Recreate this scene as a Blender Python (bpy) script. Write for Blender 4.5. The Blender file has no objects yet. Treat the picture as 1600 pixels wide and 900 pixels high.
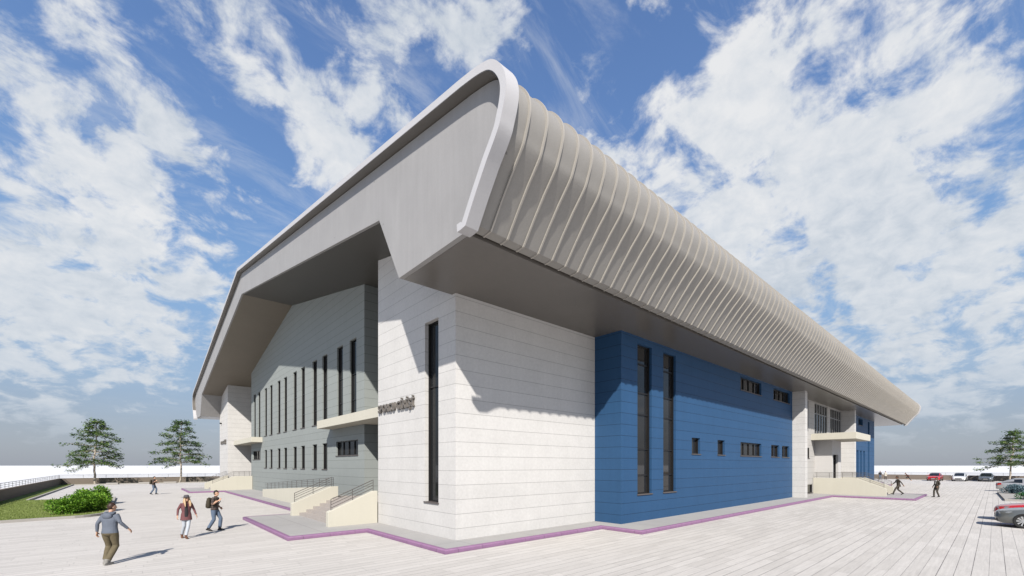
import bpy, bmesh, math, random
from mathutils import Vector, Matrix, kdtree
import numpy as np
PI = math.pi
R = math.radians
random.seed(7)
S = bpy.context.scene
COL = S.collection

# ------------------------------------------------------------------ helpers
class MB:
    """collects faces, builds ONE mesh object"""
    def __init__(s):
        s.v, s.f, s.m = [], [], []
    def add(s, vs, fs, mat=0):
        b = len(s.v); s.v += [tuple(p) for p in vs]
        for f in fs:
            s.f.append([b + i for i in f]); s.m.append(mat)
    def box(s, x0, x1, y0, y1, z0, z1, mat=0):
        x0, x1 = min(x0, x1), max(x0, x1); y0, y1 = min(y0, y1), max(y0, y1); z0, z1 = min(z0, z1), max(z0, z1)
        s.add([(x0,y0,z0),(x1,y0,z0),(x1,y1,z0),(x0,y1,z0),(x0,y0,z1),(x1,y0,z1),(x1,y1,z1),(x0,y1,z1)],
              [(3,2,1,0),(4,5,6,7),(0,1,5,4),(1,2,6,5),(2,3,7,6),(3,0,4,7)], mat)
    def prism(s, poly, fn, a0, a1, mat=0):
        """poly of 2D points, fn(u, v, a) -> 3D, extruded from a0 to a1"""
        n = len(poly)
        s.add([fn(u, v, a0) for u, v in poly] + [fn(u, v, a1) for u, v in poly],
              [list(range(n))[::-1], list(range(n, 2*n))] + [(i, (i+1) % n, n+(i+1) % n, n+i) for i in range(n)], mat)
    def band(s, A, B, x0, x1, mat=0):
        """closed strip between the Y-Z polylines A (outer) and B (inner), extruded along X"""
        n = len(A)
        vs = [(x, y, z) for x in (x0, x1) for L in (A, B) for y, z in L]
        f = []
        a0, b0, a1, b1 = 0, n, 2*n, 3*n
        for i in range(n-1):
            f += [(a0+i, a0+i+1, b0+i+1, b0+i), (a1+i+1, a1+i, b1+i, b1+i+1),
                  (a0+i+1, a0+i, a1+i, a1+i+1), (b0+i, b0+i+1, b1+i+1, b1+i)]
        f += [(a0, b0, b1, a1), (b0+n-1, a0+n-1, a1+n-1, b1+n-1)]
        s.add(vs, f, mat)
    def tube(s, pts, rad, n=8, mat=0, cap=True):
        pts = [Vector(p) for p in pts]
        if not isinstance(rad, (list, tuple)): rad = [rad]*len(pts)
        rings = []; prev = None
        for i, p in enumerate(pts):
            d = (pts[min(i+1, len(pts)-1)] - pts[max(i-1, 0)]).normalized()
            a = prev - d*prev.dot(d) if prev is not None else d.cross(Vector((0, 0, 1)) if abs(d.z) < .9 else Vector((1, 0, 0)))
            if a.length < .05: a = d.cross(Vector((1, 0, 0)))
            a.normalize(); b = d.cross(a); prev = a
            rings.append([p + (a*math.cos(2*PI*k/n) + b*math.sin(2*PI*k/n))*rad[i] for k in range(n)])
        vs = [q for r in rings for q in r]; f = []
        for i in range(len(pts)-1):
            for k in range(n):
                f.append((i*n+k, i*n+(k+1) % n, (i+1)*n+(k+1) % n, (i+1)*n+k))
        if cap:
            f += [tuple(range(n))[::-1], tuple(range((len(pts)-1)*n, len(pts)*n))]
        s.add(vs, f, mat)
    def loft(s, rings, mat=0, cap=True):
        n = len(rings[0]); vs = [q for r in rings for q in r]; f = []
        for i in range(len(rings)-1):
            for k in range(n):
                f.append((i*n+k, i*n+(k+1) % n, (i+1)*n+(k+1) % n, (i+1)*n+k))
        if cap: f += [tuple(range(n))[::-1], tuple(range((len(rings)-1)*n, len(rings)*n))]
        s.add(vs, f, mat)
    def ellipsoid(s, c, r, n=12, m=8, mat=0, rot=None):
        c = Vector(c); vs, f = [], []
        for i in range(m+1):
            t = PI*i/m
            for k in range(n):
                p = Vector((r[0]*math.sin(t)*math.cos(2*PI*k/n), r[1]*math.sin(t)*math.sin(2*PI*k/n), r[2]*math.cos(t)))
                if rot: p = rot @ p
                vs.append(c + p)
        for i in range(m):
            for k in range(n):
                f.append((i*n+k, (i+1)*n+k, (i+1)*n+(k+1) % n, i*n+(k+1) % n))
        s.add(vs, f, mat)
    def build(s, name, mats, parent=None, smooth=None, bevel=0, recalc=True, merge=False):
        me = bpy.data.meshes.new(name)
        me.from_pydata(s.v, [], s.f)
        if not isinstance(mats, (list, tuple)): mats = [mats]
        for m in mats: me.materials.append(m)
        me.polygons.foreach_set('material_index', s.m)
        if recalc or bevel or merge:
            bm = bmesh.new(); bm.from_mesh(me)
            if merge: bmesh.ops.remove_doubles(bm, verts=bm.verts, dist=1e-4)
            bmesh.ops.recalc_face_normals(bm, faces=bm.faces)
            if bevel:
                es = [e for e in bm.edges if len(e.link_faces) == 2 and e.calc_face_angle(0) > R(30)]
                bmesh.ops.bevel(bm, geom=es, offset=bevel, segments=2, affect='EDGES', profile=.5)
            bm.to_mesh(me); bm.free()
        if smooth is not None:
            me.polygons.foreach_set('use_smooth', [True]*len(me.polygons))
            if smooth < 180: me.set_sharp_from_angle(angle=R(smooth))
        me.update()
        o = bpy.data.objects.new(name, me); COL.objects.link(o)
        if parent: o.parent = parent
        return o

def tag(o, label=None, cat=None, group=None, kind=None):
    for k, v in (('label', label), ('category', cat), ('group', group), ('kind', kind)):
        if v: o[k] = v
    return o
def thing(name, label, cat, loc=(0,0,0), rz=0, group=None):
    o = bpy.data.objects.new(name, None); COL.objects.link(o)
    o.location = loc; o.rotation_euler = (0, 0, rz); o.empty_display_size = .2
    return tag(o, label, cat, group)
def copy_tree(o, parent=None):
    c = o.copy(); COL.objects.link(c)
    if parent: c.parent = parent
    for ch in list(o.children): copy_tree(ch, c)
    return c

# ------------------------------------------------------------------ materials
class NT:
    def __init__(s, nt): s.nt = nt
    def n(s, t, **k):
        x = s.nt.nodes.new(t)
        for a, b in k.items(): setattr(x, a, b)
        return x
    def l(s, a, b): s.nt.links.new(a, b)
    def math(s, op, a, b=None, c=None, clamp=False):
        x = s.n('ShaderNodeMath', operation=op); x.use_clamp = clamp
        for i, q in enumerate((a, b, c)):
            if q is None: continue
            if isinstance(q, (int, float)): x.inputs[i].default_value = q
            else: s.l(q, x.inputs[i])
        return x.outputs[0]
    def mix(s, fac, a, b, bt='MIX'):
        x = s.n('ShaderNodeMix', data_type='RGBA', blend_type=bt)
        for i, q in ((0, fac), (6, a), (7, b)):
            if isinstance(q, (int, float)): x.inputs[i].default_value = q
            elif isinstance(q, tuple): x.inputs[i].default_value = (*q[:3], 1)
            else: s.l(q, x.inputs[i])
        return x.outputs[2]
    def ramp(s, fac, stops, interp='LINEAR'):
        x = s.n('ShaderNodeValToRGB'); x.color_ramp.interpolation = interp
        e = x.color_ramp.elements
        while len(e) < len(stops): e.new(.5)
        for q, (p, c) in zip(e, stops):
            q.position = p; q.color = (*c, 1) if isinstance(c, tuple) else (c, c, c, 1)
        s.l(fac, x.inputs[0]); return x.outputs[0]
    def noise(s, vec, scale, detail=4, rough=.55, dist=0):
        x = s.n('ShaderNodeTexNoise'); x.inputs['Scale'].default_value = scale; x.inputs['Detail'].default_value = detail
        x.inputs['Roughness'].default_value = rough; x.inputs['Distortion'].default_value = dist
        if vec is not None: s.l(vec, x.inputs['Vector'])
        return x.outputs['Fac']
    def scale(s, vec, sc, loc=(0,0,0)):
        x = s.n('ShaderNodeMapping'); x.inputs['Scale'].default_value = sc; x.inputs['Location'].default_value = loc
        s.l(vec, x.inputs['Vector']); return x.outputs[0]
def newmat(name):
    m = bpy.data.materials.new(name); m.use_nodes = True
    t = NT(m.node_tree); b = m.node_tree.nodes['Principled BSDF']
    return m, t, b
def gen(name, col, rough=.6, var=.1, nscale=6, spec=.3, bump=0, bscale=40, metal=0, coat=0, aniso=(1,1,1), obj=False):
    m, t, b = newmat(name)
    co = t.n('ShaderNodeTexCoord').outputs['Object'] if obj else t.n('ShaderNodeNewGeometry').outputs['Position']
    v = t.scale(co, aniso)
    if var:
        f = t.noise(v, nscale, 5)
        c = t.mix(f, tuple(x*(1-var*1.4) for x in col), tuple(min(1, x*(1+var*1.4)) for x in col)); t.l(c, b.inputs['Base Color'])
    else: b.inputs['Base Color'].default_value = (*col, 1)
    b.inputs['Roughness'].default_value = rough; b.inputs['Specular IOR Level'].default_value = spec
    b.inputs['Metallic'].default_value = metal; b.inputs['Coat Weight'].default_value = coat; b.inputs['Coat Roughness'].default_value = .05
    if bump:
        bn = t.n('ShaderNodeBump'); bn.inputs['Strength'].default_value = bump; bn.inputs['Distance'].default_value = .02
        t.l(t.noise(v, bscale, 4), bn.inputs['Height']); t.l(bn.outputs[0], b.inputs['Normal'])
    return m
def panel(name, col, stain=.12, grain=.06, streaks=1.0, joint=.5, rough=.75, spec=.25, w=.035, z0=.543, pitch=.5205, tint=(.9,.93,.98)):
    """cladding panels: thin recessed horizontal joints, faint vertical joints, blotches and rain marks"""
    m, t, b = newmat(name)
    geo = t.n('ShaderNodeNewGeometry'); P = geo.outputs['Position']
    sep = t.n('ShaderNodeSeparateXYZ'); t.l(P, sep.inputs[0])
    fz = t.math('FRACT', t.math('DIVIDE', t.math('SUBTRACT', sep.outputs[2], z0 - 10*pitch), pitch))
    line = t.math('LESS_THAN', fz, w)
    row = t.math('FLOOR', t.math('DIVIDE', t.math('SUBTRACT', sep.outputs[2], z0 - 10*pitch), pitch))
    wn = t.n('ShaderNodeTexWhiteNoise', noise_dimensions='1D'); t.l(row, wn.inputs['W'])
    big = t.noise(P, .9, 4, .6); streak = t.noise(t.scale(P, (3.2, 3.2, .22)), 1.6, 4, .6); fine = t.noise(P, 9, 7, .75)
    k = t.math('ADD', t.math('MULTIPLY', t.math('SUBTRACT', big, .5), stain*2), t.math('MULTIPLY', t.math('SUBTRACT', streak, .5), stain*2*streaks))
    k = t.math('ADD', k, t.math('MULTIPLY', t.math('SUBTRACT', fine, .5), grain*2))
    k = t.math('ADD', k, t.math('MULTIPLY', t.math('SUBTRACT', wn.outputs[0], .5), .035))
    k = t.math('ADD', k, 1.0)
    hsv = t.n('ShaderNodeHueSaturation'); hsv.inputs['Color'].default_value = (*col, 1); t.l(k, hsv.inputs['Value'])
    c = t.mix(t.math('MULTIPLY', line, joint), hsv.outputs[0], tuple(x*.18 for x in col))
    t.l(c, b.inputs['Base Color'])
    b.inputs['Roughness'].default_value = rough; b.inputs['Specular IOR Level'].default_value = spec
    bn = t.n('ShaderNodeBump'); bn.inputs['Strength'].default_value = .35; bn.inputs['Distance'].default_value = .01
    h = t.math('SUBTRACT', t.math('MULTIPLY', fine, .25), line)
    t.l(h, bn.inputs['Height']); t.l(bn.outputs[0], b.inputs['Normal'])
    return m
def concrete(name, col, rough=.6, spec=.35, var=.1, pits=True):
    m, t, b = newmat(name)
    P = t.n('ShaderNodeNewGeometry').outputs['Position']
    big = t.noise(P, .45, 4, .6); st = t.noise(t.scale(P, (4, 4, .3)), 1.3, 4, .55); fine = t.noise(P, 18, 4, .6)
    k = t.math('ADD', 1.0, t.math('MULTIPLY', t.math('SUBTRACT', big, .5), var*2.2))
    k = t.math('ADD', k, t.math('MULTIPLY', t.math('SUBTRACT', st, .5), var*1.4))
    k = t.math('ADD', k, t.math('MULTIPLY', t.math('SUBTRACT', fine, .5), var*.8))
    hsv = t.n('ShaderNodeHueSaturation'); hsv.inputs['Color'].default_value = (*col, 1); t.l(k, hsv.inputs['Value'])
    out = hsv.outputs[0]
    if pits:
        vo = t.n('ShaderNodeTexVoronoi'); vo.inputs['Scale'].default_value = 1.1; t.l(P, vo.inputs['Vector'])
        pit = t.math('LESS_THAN', t.math('ADD', vo.outputs['Distance'], t.math('MULTIPLY', fine, .05)), .062)
        out = t.mix(t.math('MULTIPLY', pit, .55), out, tuple(x*.35 for x in col))
    t.l(out, b.inputs['Base Color'])
    b.inputs['Roughness'].default_value = rough; b.inputs['Specular IOR Level'].default_value = spec
    bn = t.n('ShaderNodeBump'); bn.inputs['Strength'].default_value = .15; bn.inputs['Distance'].default_value = .01
    t.l(fine, bn.inputs['Height']); t.l(bn.outputs[0], b.inputs['Normal'])
    return m
def pavers(name):
    m, t, b = newmat(name)
    P = t.n('ShaderNodeNewGeometry').outputs['Position']
    sp = t.n('ShaderNodeSeparateXYZ'); t.l(P, sp.inputs[0])
    ry = t.math('DIVIDE', t.math('ADD', sp.outputs[1], 300.17), .301); row = t.math('FLOOR', ry); fy = t.math('FRACT', ry)
    wn = t.n('ShaderNodeTexWhiteNoise', noise_dimensions='1D'); t.l(row, wn.inputs['W'])
    rx = t.math('ADD', t.math('DIVIDE', t.math('ADD', sp.outputs[0], 300), 1.9), t.math('MULTIPLY', wn.outputs['Value'], 7.0)); fx = t.math('FRACT', rx)
    cell = t.n('ShaderNodeCombineXYZ'); t.l(row, cell.inputs[0]); t.l(t.math('FLOOR', rx), cell.inputs[1])
    w2 = t.n('ShaderNodeTexWhiteNoise', noise_dimensions='2D'); t.l(cell.outputs[0], w2.inputs['Vector'])
    jw = t.math('ADD', .026, t.math('MULTIPLY', t.math('GREATER_THAN', wn.outputs['Value'], .55), .022))
    joint = t.math('MAXIMUM', t.math('LESS_THAN', fy, jw), t.math('MULTIPLY', t.math('LESS_THAN', fx, .006), .5))
    col = t.mix(w2.outputs['Value'], (.452, .424, .392), (.512, .482, .448))
    col = t.mix(t.math('MULTIPLY', joint, t.math('MULTIPLY', t.noise(t.scale(P, (.5, 1, 1)), 1.6, 3, .6), 1.9, clamp=True)), col, (.13, .12, .115))
    st = t.noise(t.scale(P, (.55, 9, 1)), 1.7, 6, .7)
    big = t.noise(P, .16, 4, .6); fine = t.noise(P, 14, 4, .6)
    sc = t.noise(t.scale(P, (1.1, 7, 1), (3, 9, 0)), 2.4, 5, .75)
    k = t.math('ADD', t.math('MULTIPLY', t.math('SUBTRACT', st, .5), .55), t.math('MULTIPLY', t.math('SUBTRACT', big, .5), .22))
    k = t.math('ADD', k, t.math('MULTIPLY', t.math('SUBTRACT', fine, .5), .2))
    k = t.math('ADD', k, 1.0)
    k = t.math('SUBTRACT', k, t.math('MULTIPLY', t.math('GREATER_THAN', sc, .66), .13))
    hsv = t.n('ShaderNodeHueSaturation'); t.l(col, hsv.inputs['Color']); t.l(k, hsv.inputs['Value'])
    t.l(hsv.outputs[0], b.inputs['Base Color']); b.inputs['Roughness'].default_value = .75; b.inputs['Specular IOR Level'].default_value = .25
    bn = t.n('ShaderNodeBump'); bn.inputs['Strength'].default_value = .25; bn.inputs['Distance'].default_value = .01
    t.l(t.math('SUBTRACT', t.math('MULTIPLY', st, .5), joint), bn.inputs['Height']); t.l(bn.outputs[0], b.inputs['Normal'])
    return m
def slab_mat(name):
    m, t, b = newmat(name)
    P = t.n('ShaderNodeNewGeometry').outputs['Position']
    br = t.n('ShaderNodeTexBrick'); br.offset = 0
    t.l(t.scale(P, (1, 1, 1), (.0, .26, 0)), br.inputs['Vector'])
    for k, v in (('Scale', 1), ('Brick Width', 2.9), ('Row Height', 2.9), ('Mortar Size', .012), ('Mortar Smooth', .1)): br.inputs[k].default_value = v
    br.inputs['Color1'].default_value = (.31, .298, .286, 1); br.inputs['Color2'].default_value = (.33, .318, .306, 1); br.inputs['Mortar'].default_value = (.2, .19, .18, 1)
    k = t.math('ADD', .9, t.math('MULTIPLY', t.noise(P, 1.2, 5, .65), .2))
    hsv = t.n('ShaderNodeHueSaturation'); t.l(br.outputs['Color'], hsv.inputs['Color']); t.l(k, hsv.inputs['Value'])
    t.l(hsv.outputs[0], b.inputs['Base Color']); b.inputs['Roughness'].default_value = .8
    return m
def grass_mat(name):
    m, t, b = newmat(name)
    P = t.n('ShaderNodeNewGeometry').outputs['Position']
    st = t.noise(t.scale(P, (.35, 1.6, 1)), 1.2, 3, .6); fine = t.noise(P, 22, 5, .7)
    f = t.math('ADD', t.math('MULTIPLY', st, .5), t.math('MULTIPLY', fine, .5))
    c = t.ramp(f, [(.3, (.09, .125, .03)), (.5, (.15, .19, .048)), (.7, (.21, .245, .08))])
    t.l(c, b.inputs['Base Color']); b.inputs['Roughness'].default_value = .9; b.inputs['Specular IOR Level'].default_value = .1
    bn = t.n('ShaderNodeBump'); bn.inputs['Strength'].default_value = .6; bn.inputs['Distance'].default_value = .05
    t.l(fine, bn.inputs['Height']); t.l(bn.outputs[0], b.inputs['Normal'])
    return m
def leaf_mat(name, col, trans=.25):
    m, t, b = newmat(name)
    P = t.n('ShaderNodeTexCoord').outputs['Object']
    c = t.mix(t.noise(P, 3, 3), tuple(x*.75 for x in col), tuple(x*1.3 for x in col))
    t.l(c, b.inputs['Base Color']); b.inputs['Roughness'].default_value = .55; b.inputs['Specular IOR Level'].default_value = .25
    tr = t.n('ShaderNodeBsdfTranslucent'); t.l(t.mix(.5, c, tuple(min(1, x*1.6) for x in col)), tr.inputs[0])
    mx = t.n('ShaderNodeMixShader'); mx.inputs[0].default_value = trans
    t.l(b.outputs[0], mx.inputs[1]); t.l(tr.outputs[0], mx.inputs[2]); t.l(mx.outputs[0], m.node_tree.nodes['Material Output'].inputs[0])
    return m
def plaid(name):
    m, t, b = newmat(name)
    P = t.n('ShaderNodeTexCoord').outputs['Object']; sp = t.n('ShaderNodeSeparateXYZ'); t.l(P, sp.inputs[0])
    a = t.math('LESS_THAN', t.math('FRACT', t.math('MULTIPLY', sp.outputs[2], 11)), .38)
    c = t.math('LESS_THAN', t.math('FRACT', t.math('MULTIPLY', t.math('ADD', sp.outputs[0], sp.outputs[1]), 11)), .38)
    k = t.math('ADD', a, c)
    t.l(t.ramp(t.math('MULTIPLY', k, .5), [(0, (.075, .05, .042)), (.5, (.035, .026, .024)), (1, (.012, .01, .011))]), b.inputs['Base Color'])
    b.inputs['Roughness'].default_value = .85
    return m

M = {}
M['white'] = panel('white_panel', (.475, .462, .445), stain=.11, grain=.20, streaks=.35, joint=.5, w=.032)
M['grey'] = panel('grey_panel', (.225, .242, .234), stain=.05, grain=.03, joint=.6)
M['blue'] = panel('blue_panel', (.0205, .064, .142), stain=.09, grain=.08, joint=.75, rough=.6)
M['light'] = panel('light_panel', (.37, .357, .34), stain=.05, grain=.03, joint=.5)
M['hood'] = concrete('pale_concrete', (.258, .25, .244), var=.13)
M['soffit'] = concrete('soffit_shade', (.125, .113, .10), rough=.3, spec=.5, var=.1, pits=False)  # soffit concrete, darkened in its colour for the shade under eave and rim
M['dark'] = concrete('gable_soffit_shade', (.055, .051, .045), rough=.5, spec=.4, var=.1, pits=False)  # right gable slope, deep shade put into the colour
M['warm'] = concrete('gable_soffit_bounce', (.165, .143, .115), var=.08, pits=False)  # left gable slope, a lighter copy with bounced light in the colour
M['rim'] = concrete('rim_concrete', (.40, .392, .397), var=.05, pits=False)
M['shell'] = concrete('shell_concrete', (.245, .232, .214), var=.09)
M['rib'] = concrete('rib_concrete', (.32, .297, .265), var=.06, pits=False)
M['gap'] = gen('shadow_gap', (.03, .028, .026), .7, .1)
M['roof'] = gen('roof_sheet', (.42, .41, .4), .5, .08, 2)
M['cream'] = concrete('cream_render', (.455, .432, .365), rough=.85, spec=.2, var=.05, pits=False)
M['step'] = gen('step_stone', (.33, .295, .27), .75, .1, 5)
M['smooth'] = gen('smooth_plaster', (.46, .445, .43), .8, .03, 3)
M['frame'] = gen('dark_frame', (.012, .011, .011), .4, .1)
M['sill'] = gen('dark_sill', (.09, .078, .075), .55, .12)
M['rail'] = gen('rail_metal', (.09, .082, .075), .45, .1, metal=.4)
M['thinrail'] = gen('pale_rail', (.26, .26, .26), .45, .1, metal=.2)
M['purple'] = gen('purple_kerb_paint', (.20, .108, .19), .6, .12, 7, bump=.1)
def kerb_paint():
    m = M['purple']; t = NT(m.node_tree); b = m.node_tree.nodes['Principled BSDF']
    sp = t.n('ShaderNodeSeparateXYZ'); P = t.n('ShaderNodeNewGeometry').outputs['Position']; t.l(P, sp.inputs[0])
    j = t.math('LESS_THAN', t.math('FRACT', t.math('ADD', sp.outputs[0], sp.outputs[1])), .016)
    ch = t.math('GREATER_THAN', t.noise(P, 5.5, 6, .7), .66)
    src = b.inputs['Base Color'].links[0].from_socket
    c = t.mix(t.math('MULTIPLY', ch, .45), src, (.26, .22, .22)); c = t.mix(t.math('MULTIPLY', j, .7), c, (.05, .035, .05)); t.l(c, b.inputs['Base Color'])
kerb_paint()
M['slab'] = slab_mat('walkway_slab')
M['paver'] = pavers('plank_pavers')
M['outer'] = gen('pale_plain', (.62, .61, .60), .9, .02, .05)
M['bwall'] = concrete('boundary_render', (.17, .14, .118), rough=.85, spec=.2, var=.1, pits=False)
M['kerb'] = concrete('kerb_concrete', (.33, .31, .285), rough=.85, spec=.2, var=.1, pits=False)
M['grass'] = grass_mat('lawn')
M['bark'] = gen('pale_bark', (.33, .285, .235), .85, .25, 9, bump=.4, bscale=14, obj=True)
M['leafd'] = leaf_mat('leaf_dark', (.035, .062, .02))
M['leafm'] = leaf_mat('leaf_mid', (.062, .118, .028))
M['leafl'] = leaf_mat('leaf_light', (.135, .205, .05))
M['bushd'] = leaf_mat('bush_dark', (.05, .125, .012))
M['bushm'] = leaf_mat('bush_mid', (.11, .235, .02))
M['bushl'] = leaf_mat('bush_light', (.19, .33, .035))
M['blued'] = leaf_mat('blue_shrub_dark', (.06, .10, .12))
M['bluel'] = leaf_mat('blue_shrub_light', (.15, .22, .25))
M['emer'] = leaf_mat('emerald_leaf', (.035, .12, .05))
M['letter'] = gen('sign_metal', (.125, .112, .1), .5, .1)
def glass_mat(name, col=(.014, .015, .016), rough=.05, spec=.22):
    m, t, b = newmat(name)
    P = t.n('ShaderNodeNewGeometry').outputs['Position']
    c = t.mix(t.noise(P, .7, 2), tuple(x*.5 for x in col), tuple(x*1.5 for x in col)); t.l(c, b.inputs['Base Color'])
    b.inputs['Roughness'].default_value = rough; b.inputs['Specular IOR Level'].default_value = spec
    bn = t.n('ShaderNodeBump'); bn.inputs['Strength'].default_value = .02; bn.inputs['Distance'].default_value = .05
    t.l(t.noise(P, .6, 1), bn.inputs['Height']); t.l(bn.outputs[0], b.inputs['Normal'])
    return m
M['glass'] = glass_mat('dark_glass')
M['glass2'] = glass_mat('reflecting_glass', (.018, .017, .016), .035, .42)
M['carglass'] = glass_mat('car_glass', (.01, .012, .014), .02, .7)

# ------------------------------------------------------------------ camera
CAM = Vector((-8.71, -12.81, 2.83))
FWD = Vector((.66507, .74678, 0))
cam = bpy.data.cameras.new('camera'); co = bpy.data.objects.new('camera', cam); COL.objects.link(co)
cam.sensor_width = 36; cam.lens = 671.5/1600*36; cam.shift_y = 277/1600
S.cycles.diffuse_bounces = 2; S.cycles.max_bounces = 8
S.cycles.diffuse_bounces = 1; S.cycles.max_bounces = 8
cam.clip_start = .05; cam.clip_end = 20000
co.location = CAM; co.rotation_euler = (PI/2, 0, math.atan2(-FWD.x, FWD.y))
S.camera = co

# ------------------------------------------------------------------ light and sky
SUN = Vector((math.cos(R(38))*math.cos(R(-131)), math.cos(R(38))*math.sin(R(-131)), math.sin(R(38))))
sl = bpy.data.lights.new('sun', 'SUN'); so = bpy.data.objects.new('sun', sl); COL.objects.link(so)
sl.energy = 5.0; sl.angle = R(.9); sl.color = (1, .955, .89)
so.rotation_euler = SUN.to_track_quat('Z', 'Y').to_euler(); so.location = SUN*60
def pix_dir(px, py):
    r = Vector(((px-800)/671.5*.74678 + .66507, -(px-800)/671.5*.66507 + .74678, (727-py)/671.5))
    return r.normalized()
def make_world():
    w = bpy.data.worlds.new('World'); S.world = w; w.use_nodes = True
    nt = w.node_tree; t = NT(nt); bg = nt.nodes['Background']
    sky = t.n('ShaderNodeTexSky', sky_type='NISHITA'); sky.sun_disc = False
    sky.sun_elevation = R(38); sky.sun_rotation = math.atan2(SUN.x, SUN.y)
    sky.air_density = 1.0; sky.dust_density = 1.0; sky.ozone_density = 1.0
    D = t.n('ShaderNodeTexCoord').outputs['Generated']
    sep = t.n('ShaderNodeSeparateXYZ'); t.l(D, sep.inputs[0])
    el = t.math('MAXIMUM', sep.outputs[2], 0.0)
    # air colour by height: grey-blue at the horizon, clear blue above
    air = t.ramp(el, [(0, (2.25, 2.48, 2.95)), (.06, (2.35, 2.72, 3.35)), (.16, (2.15, 3.05, 4.3)), (.3, (1.75, 2.95, 4.8)), (.45, (1.2, 2.25, 4.35)), (.6, (.9, 1.75, 3.75)), (.75, (.70, 1.38, 3.15)), (1, (.62, 1.25, 2.9))])
    base = t.mix(.12, air, sky.outputs[0])
    # a cloud layer seen from below
    inv = t.math('DIVIDE', 1.0, t.math('ADD', el, .42))
    cx = t.math('MULTIPLY', sep.outputs[0], inv); cy = t.math('MULTIPLY', sep.outputs[1], inv)
    comb = t.n('ShaderNodeCombineXYZ'); t.l(cx, comb.inputs[0]); t.l(cy, comb.inputs[1]); C = comb.outputs[0]
    n1 = t.noise(C, 9.0, 13, .61, .3); n2 = t.noise(t.scale(C, (1, 1, 1), (7.3, 2.1, 0)), .9, 4, .5)
    n3 = t.noise(t.scale(C, (1, 1, 1), (1.7, 5.5, 0)), 19, 9, .62, .3)
    cov = t.math('ADD', t.math('MULTIPLY', n1, 1.5), t.math('MULTIPLY', n2, .02))
    cov = t.math('ADD', cov, t.math('MULTIPLY', n3, .16))
    blobs = [  # pixel direction, radius, weight
        (1000, 215, .20, .17), (1120, 230, .24, .20), (1260, 270, .24, .19), (1420, 320, .22, .15), (1235, 110, .10, .13), (1160, 130, .08, .09),
        (1530, 420, .26, .17), (1330, 430, .28, .15), (920, 190, .11, .11), (1480, 180, .10, .06), (1530, 60, .12, .08), (1255, 15, .07, .08), (1400, 90, .12, .06), (1500, 500, .3, .06), (1180, 400, .2, .10),
        (40, 115, .10, .14), (110, 150, .12, .17), (175, 60, .06, .10), (170, 240, .09, .13), (150, 310, .10, .15), (190, 350, .07, .08), (300, 240, .11, .15), (260, 225, .07, .08), (430, 130, .10, .13),
        (480, 185, .11, .15), (560, 235, .12, .15), (500, 245, .10, .10), (620, 50, .12, .17), (600, 110, .08, .09), (780, 40, .10, .17), (740, 80, .07, .10), (320, 10, .16, .12), (420, 60, .10, .06), (420, 90, .06, .08),
        (120, 430, .24, .15), (260, 420, .20, .16), (40, 470, .18, .12), (60, 520, .14, .12), (290, 560, .12, .09), (330, 380, .10, .08), (540, 290, .08, .10),
        (1420, 610, .06, .17), (1470, 640, .05, .15), (60, 650, .05, .16), (110, 655, .04, .15), (1590, 590, .06, .15), (1390, 680, .04, .13), (1450, 565, .10, .09)]
    holes = [(270, 120, .10, .14), (290, 320, .10, .14), (860, 60, .16, .14), (980, 60, .14, .12), (1090, 60, .10, .10), (1560, 200, .12, .12), (60, 250, .10, .12), (380, 190, .05, .06),
             (1225, 335, .06, .17), (975, 220, .04, .10), (1400, 545, .18, .08), (690, 150, .07, .08), (420, 310, .10, .10), (300, 640, .2, .06), (1070, 315, .05, .06), (540, 40, .05, .06)]
    for lst, sg in ((blobs, 1), (holes, -1)):
        for px, py, rad, wgt in lst:
            vd = t.n('ShaderNodeVectorMath', operation='DISTANCE'); t.l(D, vd.inputs[0]); vd.inputs[1].default_value = pix_dir(px, py)
            mr = t.n('ShaderNodeMapRange', interpolation_type='SMOOTHSTEP'); t.l(vd.outputs['Value'], mr.inputs['Value'])
            mr.inputs['From Min'].default_value = rad*1.25; mr.inputs['From Max'].default_value = 0
            mr.inputs['To Min'].default_value = 0; mr.inputs['To Max'].default_value = wgt*sg*(.98 if px < 850 else .90)
            cov = t.math('ADD', cov, mr.outputs[0])
    mr = t.n('ShaderNodeMapRange', interpolation_type='SMOOTHSTEP'); t.l(cov, mr.inputs['Value'])
    mr.inputs['From Min'].default_value = .875; mr.inputs['From Max'].default_value = 1.16
    mask = mr.outputs[0]
    mask = t.math('MULTIPLY', mask, t.ramp(el, [(0, 0.0), (.03, 0.1), (.1, .8), (.2, .95), (1, .95)]))
    shade = t.math('ADD', t.math('MULTIPLY', n3, .5), t.math('MULTIPLY', t.noise(t.scale(C, (1, 1, 1), (3, 3, 0)), 2.0, 5, .5), .5))
    ccol = t.ramp(shade, [(.32, (3.5, 3.95, 4.5)), (.48, (4.8, 5.05, 5.35)), (.62, (5.75, 5.8, 5.85))])
    ccol = t.mix(t.ramp(el, [(0, .75), (.2, .25), (.4, 0.0)]), ccol, (3.6, 4.1, 4.7))
    veil = t.noise(t.scale(C, (1, 3.2, 1), (2, 1, 0)), 3.2, 9, .66, .6)
    vm = t.n('ShaderNodeMapRange', interpolation_type='SMOOTHSTEP'); t.l(veil, vm.inputs['Value'])
    vm.inputs['From Min'].default_value = .47; vm.inputs['From Max'].default_value = .75; vm.inputs['To Max'].default_value = .4
    mask = t.math('MAXIMUM', mask, t.math('MULTIPLY', vm.outputs[0], t.ramp(el, [(0, 0.0), (.08, .25), (.2, 1.0), (1, 1.0)])))
    t.l(t.mix(mask, base, ccol), bg.inputs['Color'])
    bg.inputs['Strength'].default_value = .1
make_world()
S.view_settings.view_transform = 'Standard'; S.view_settings.look = 'None'
S.view_settings.exposure = .55; S.view_settings.gamma = 1; S.view_settings.use_curve_mapping = False

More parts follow.
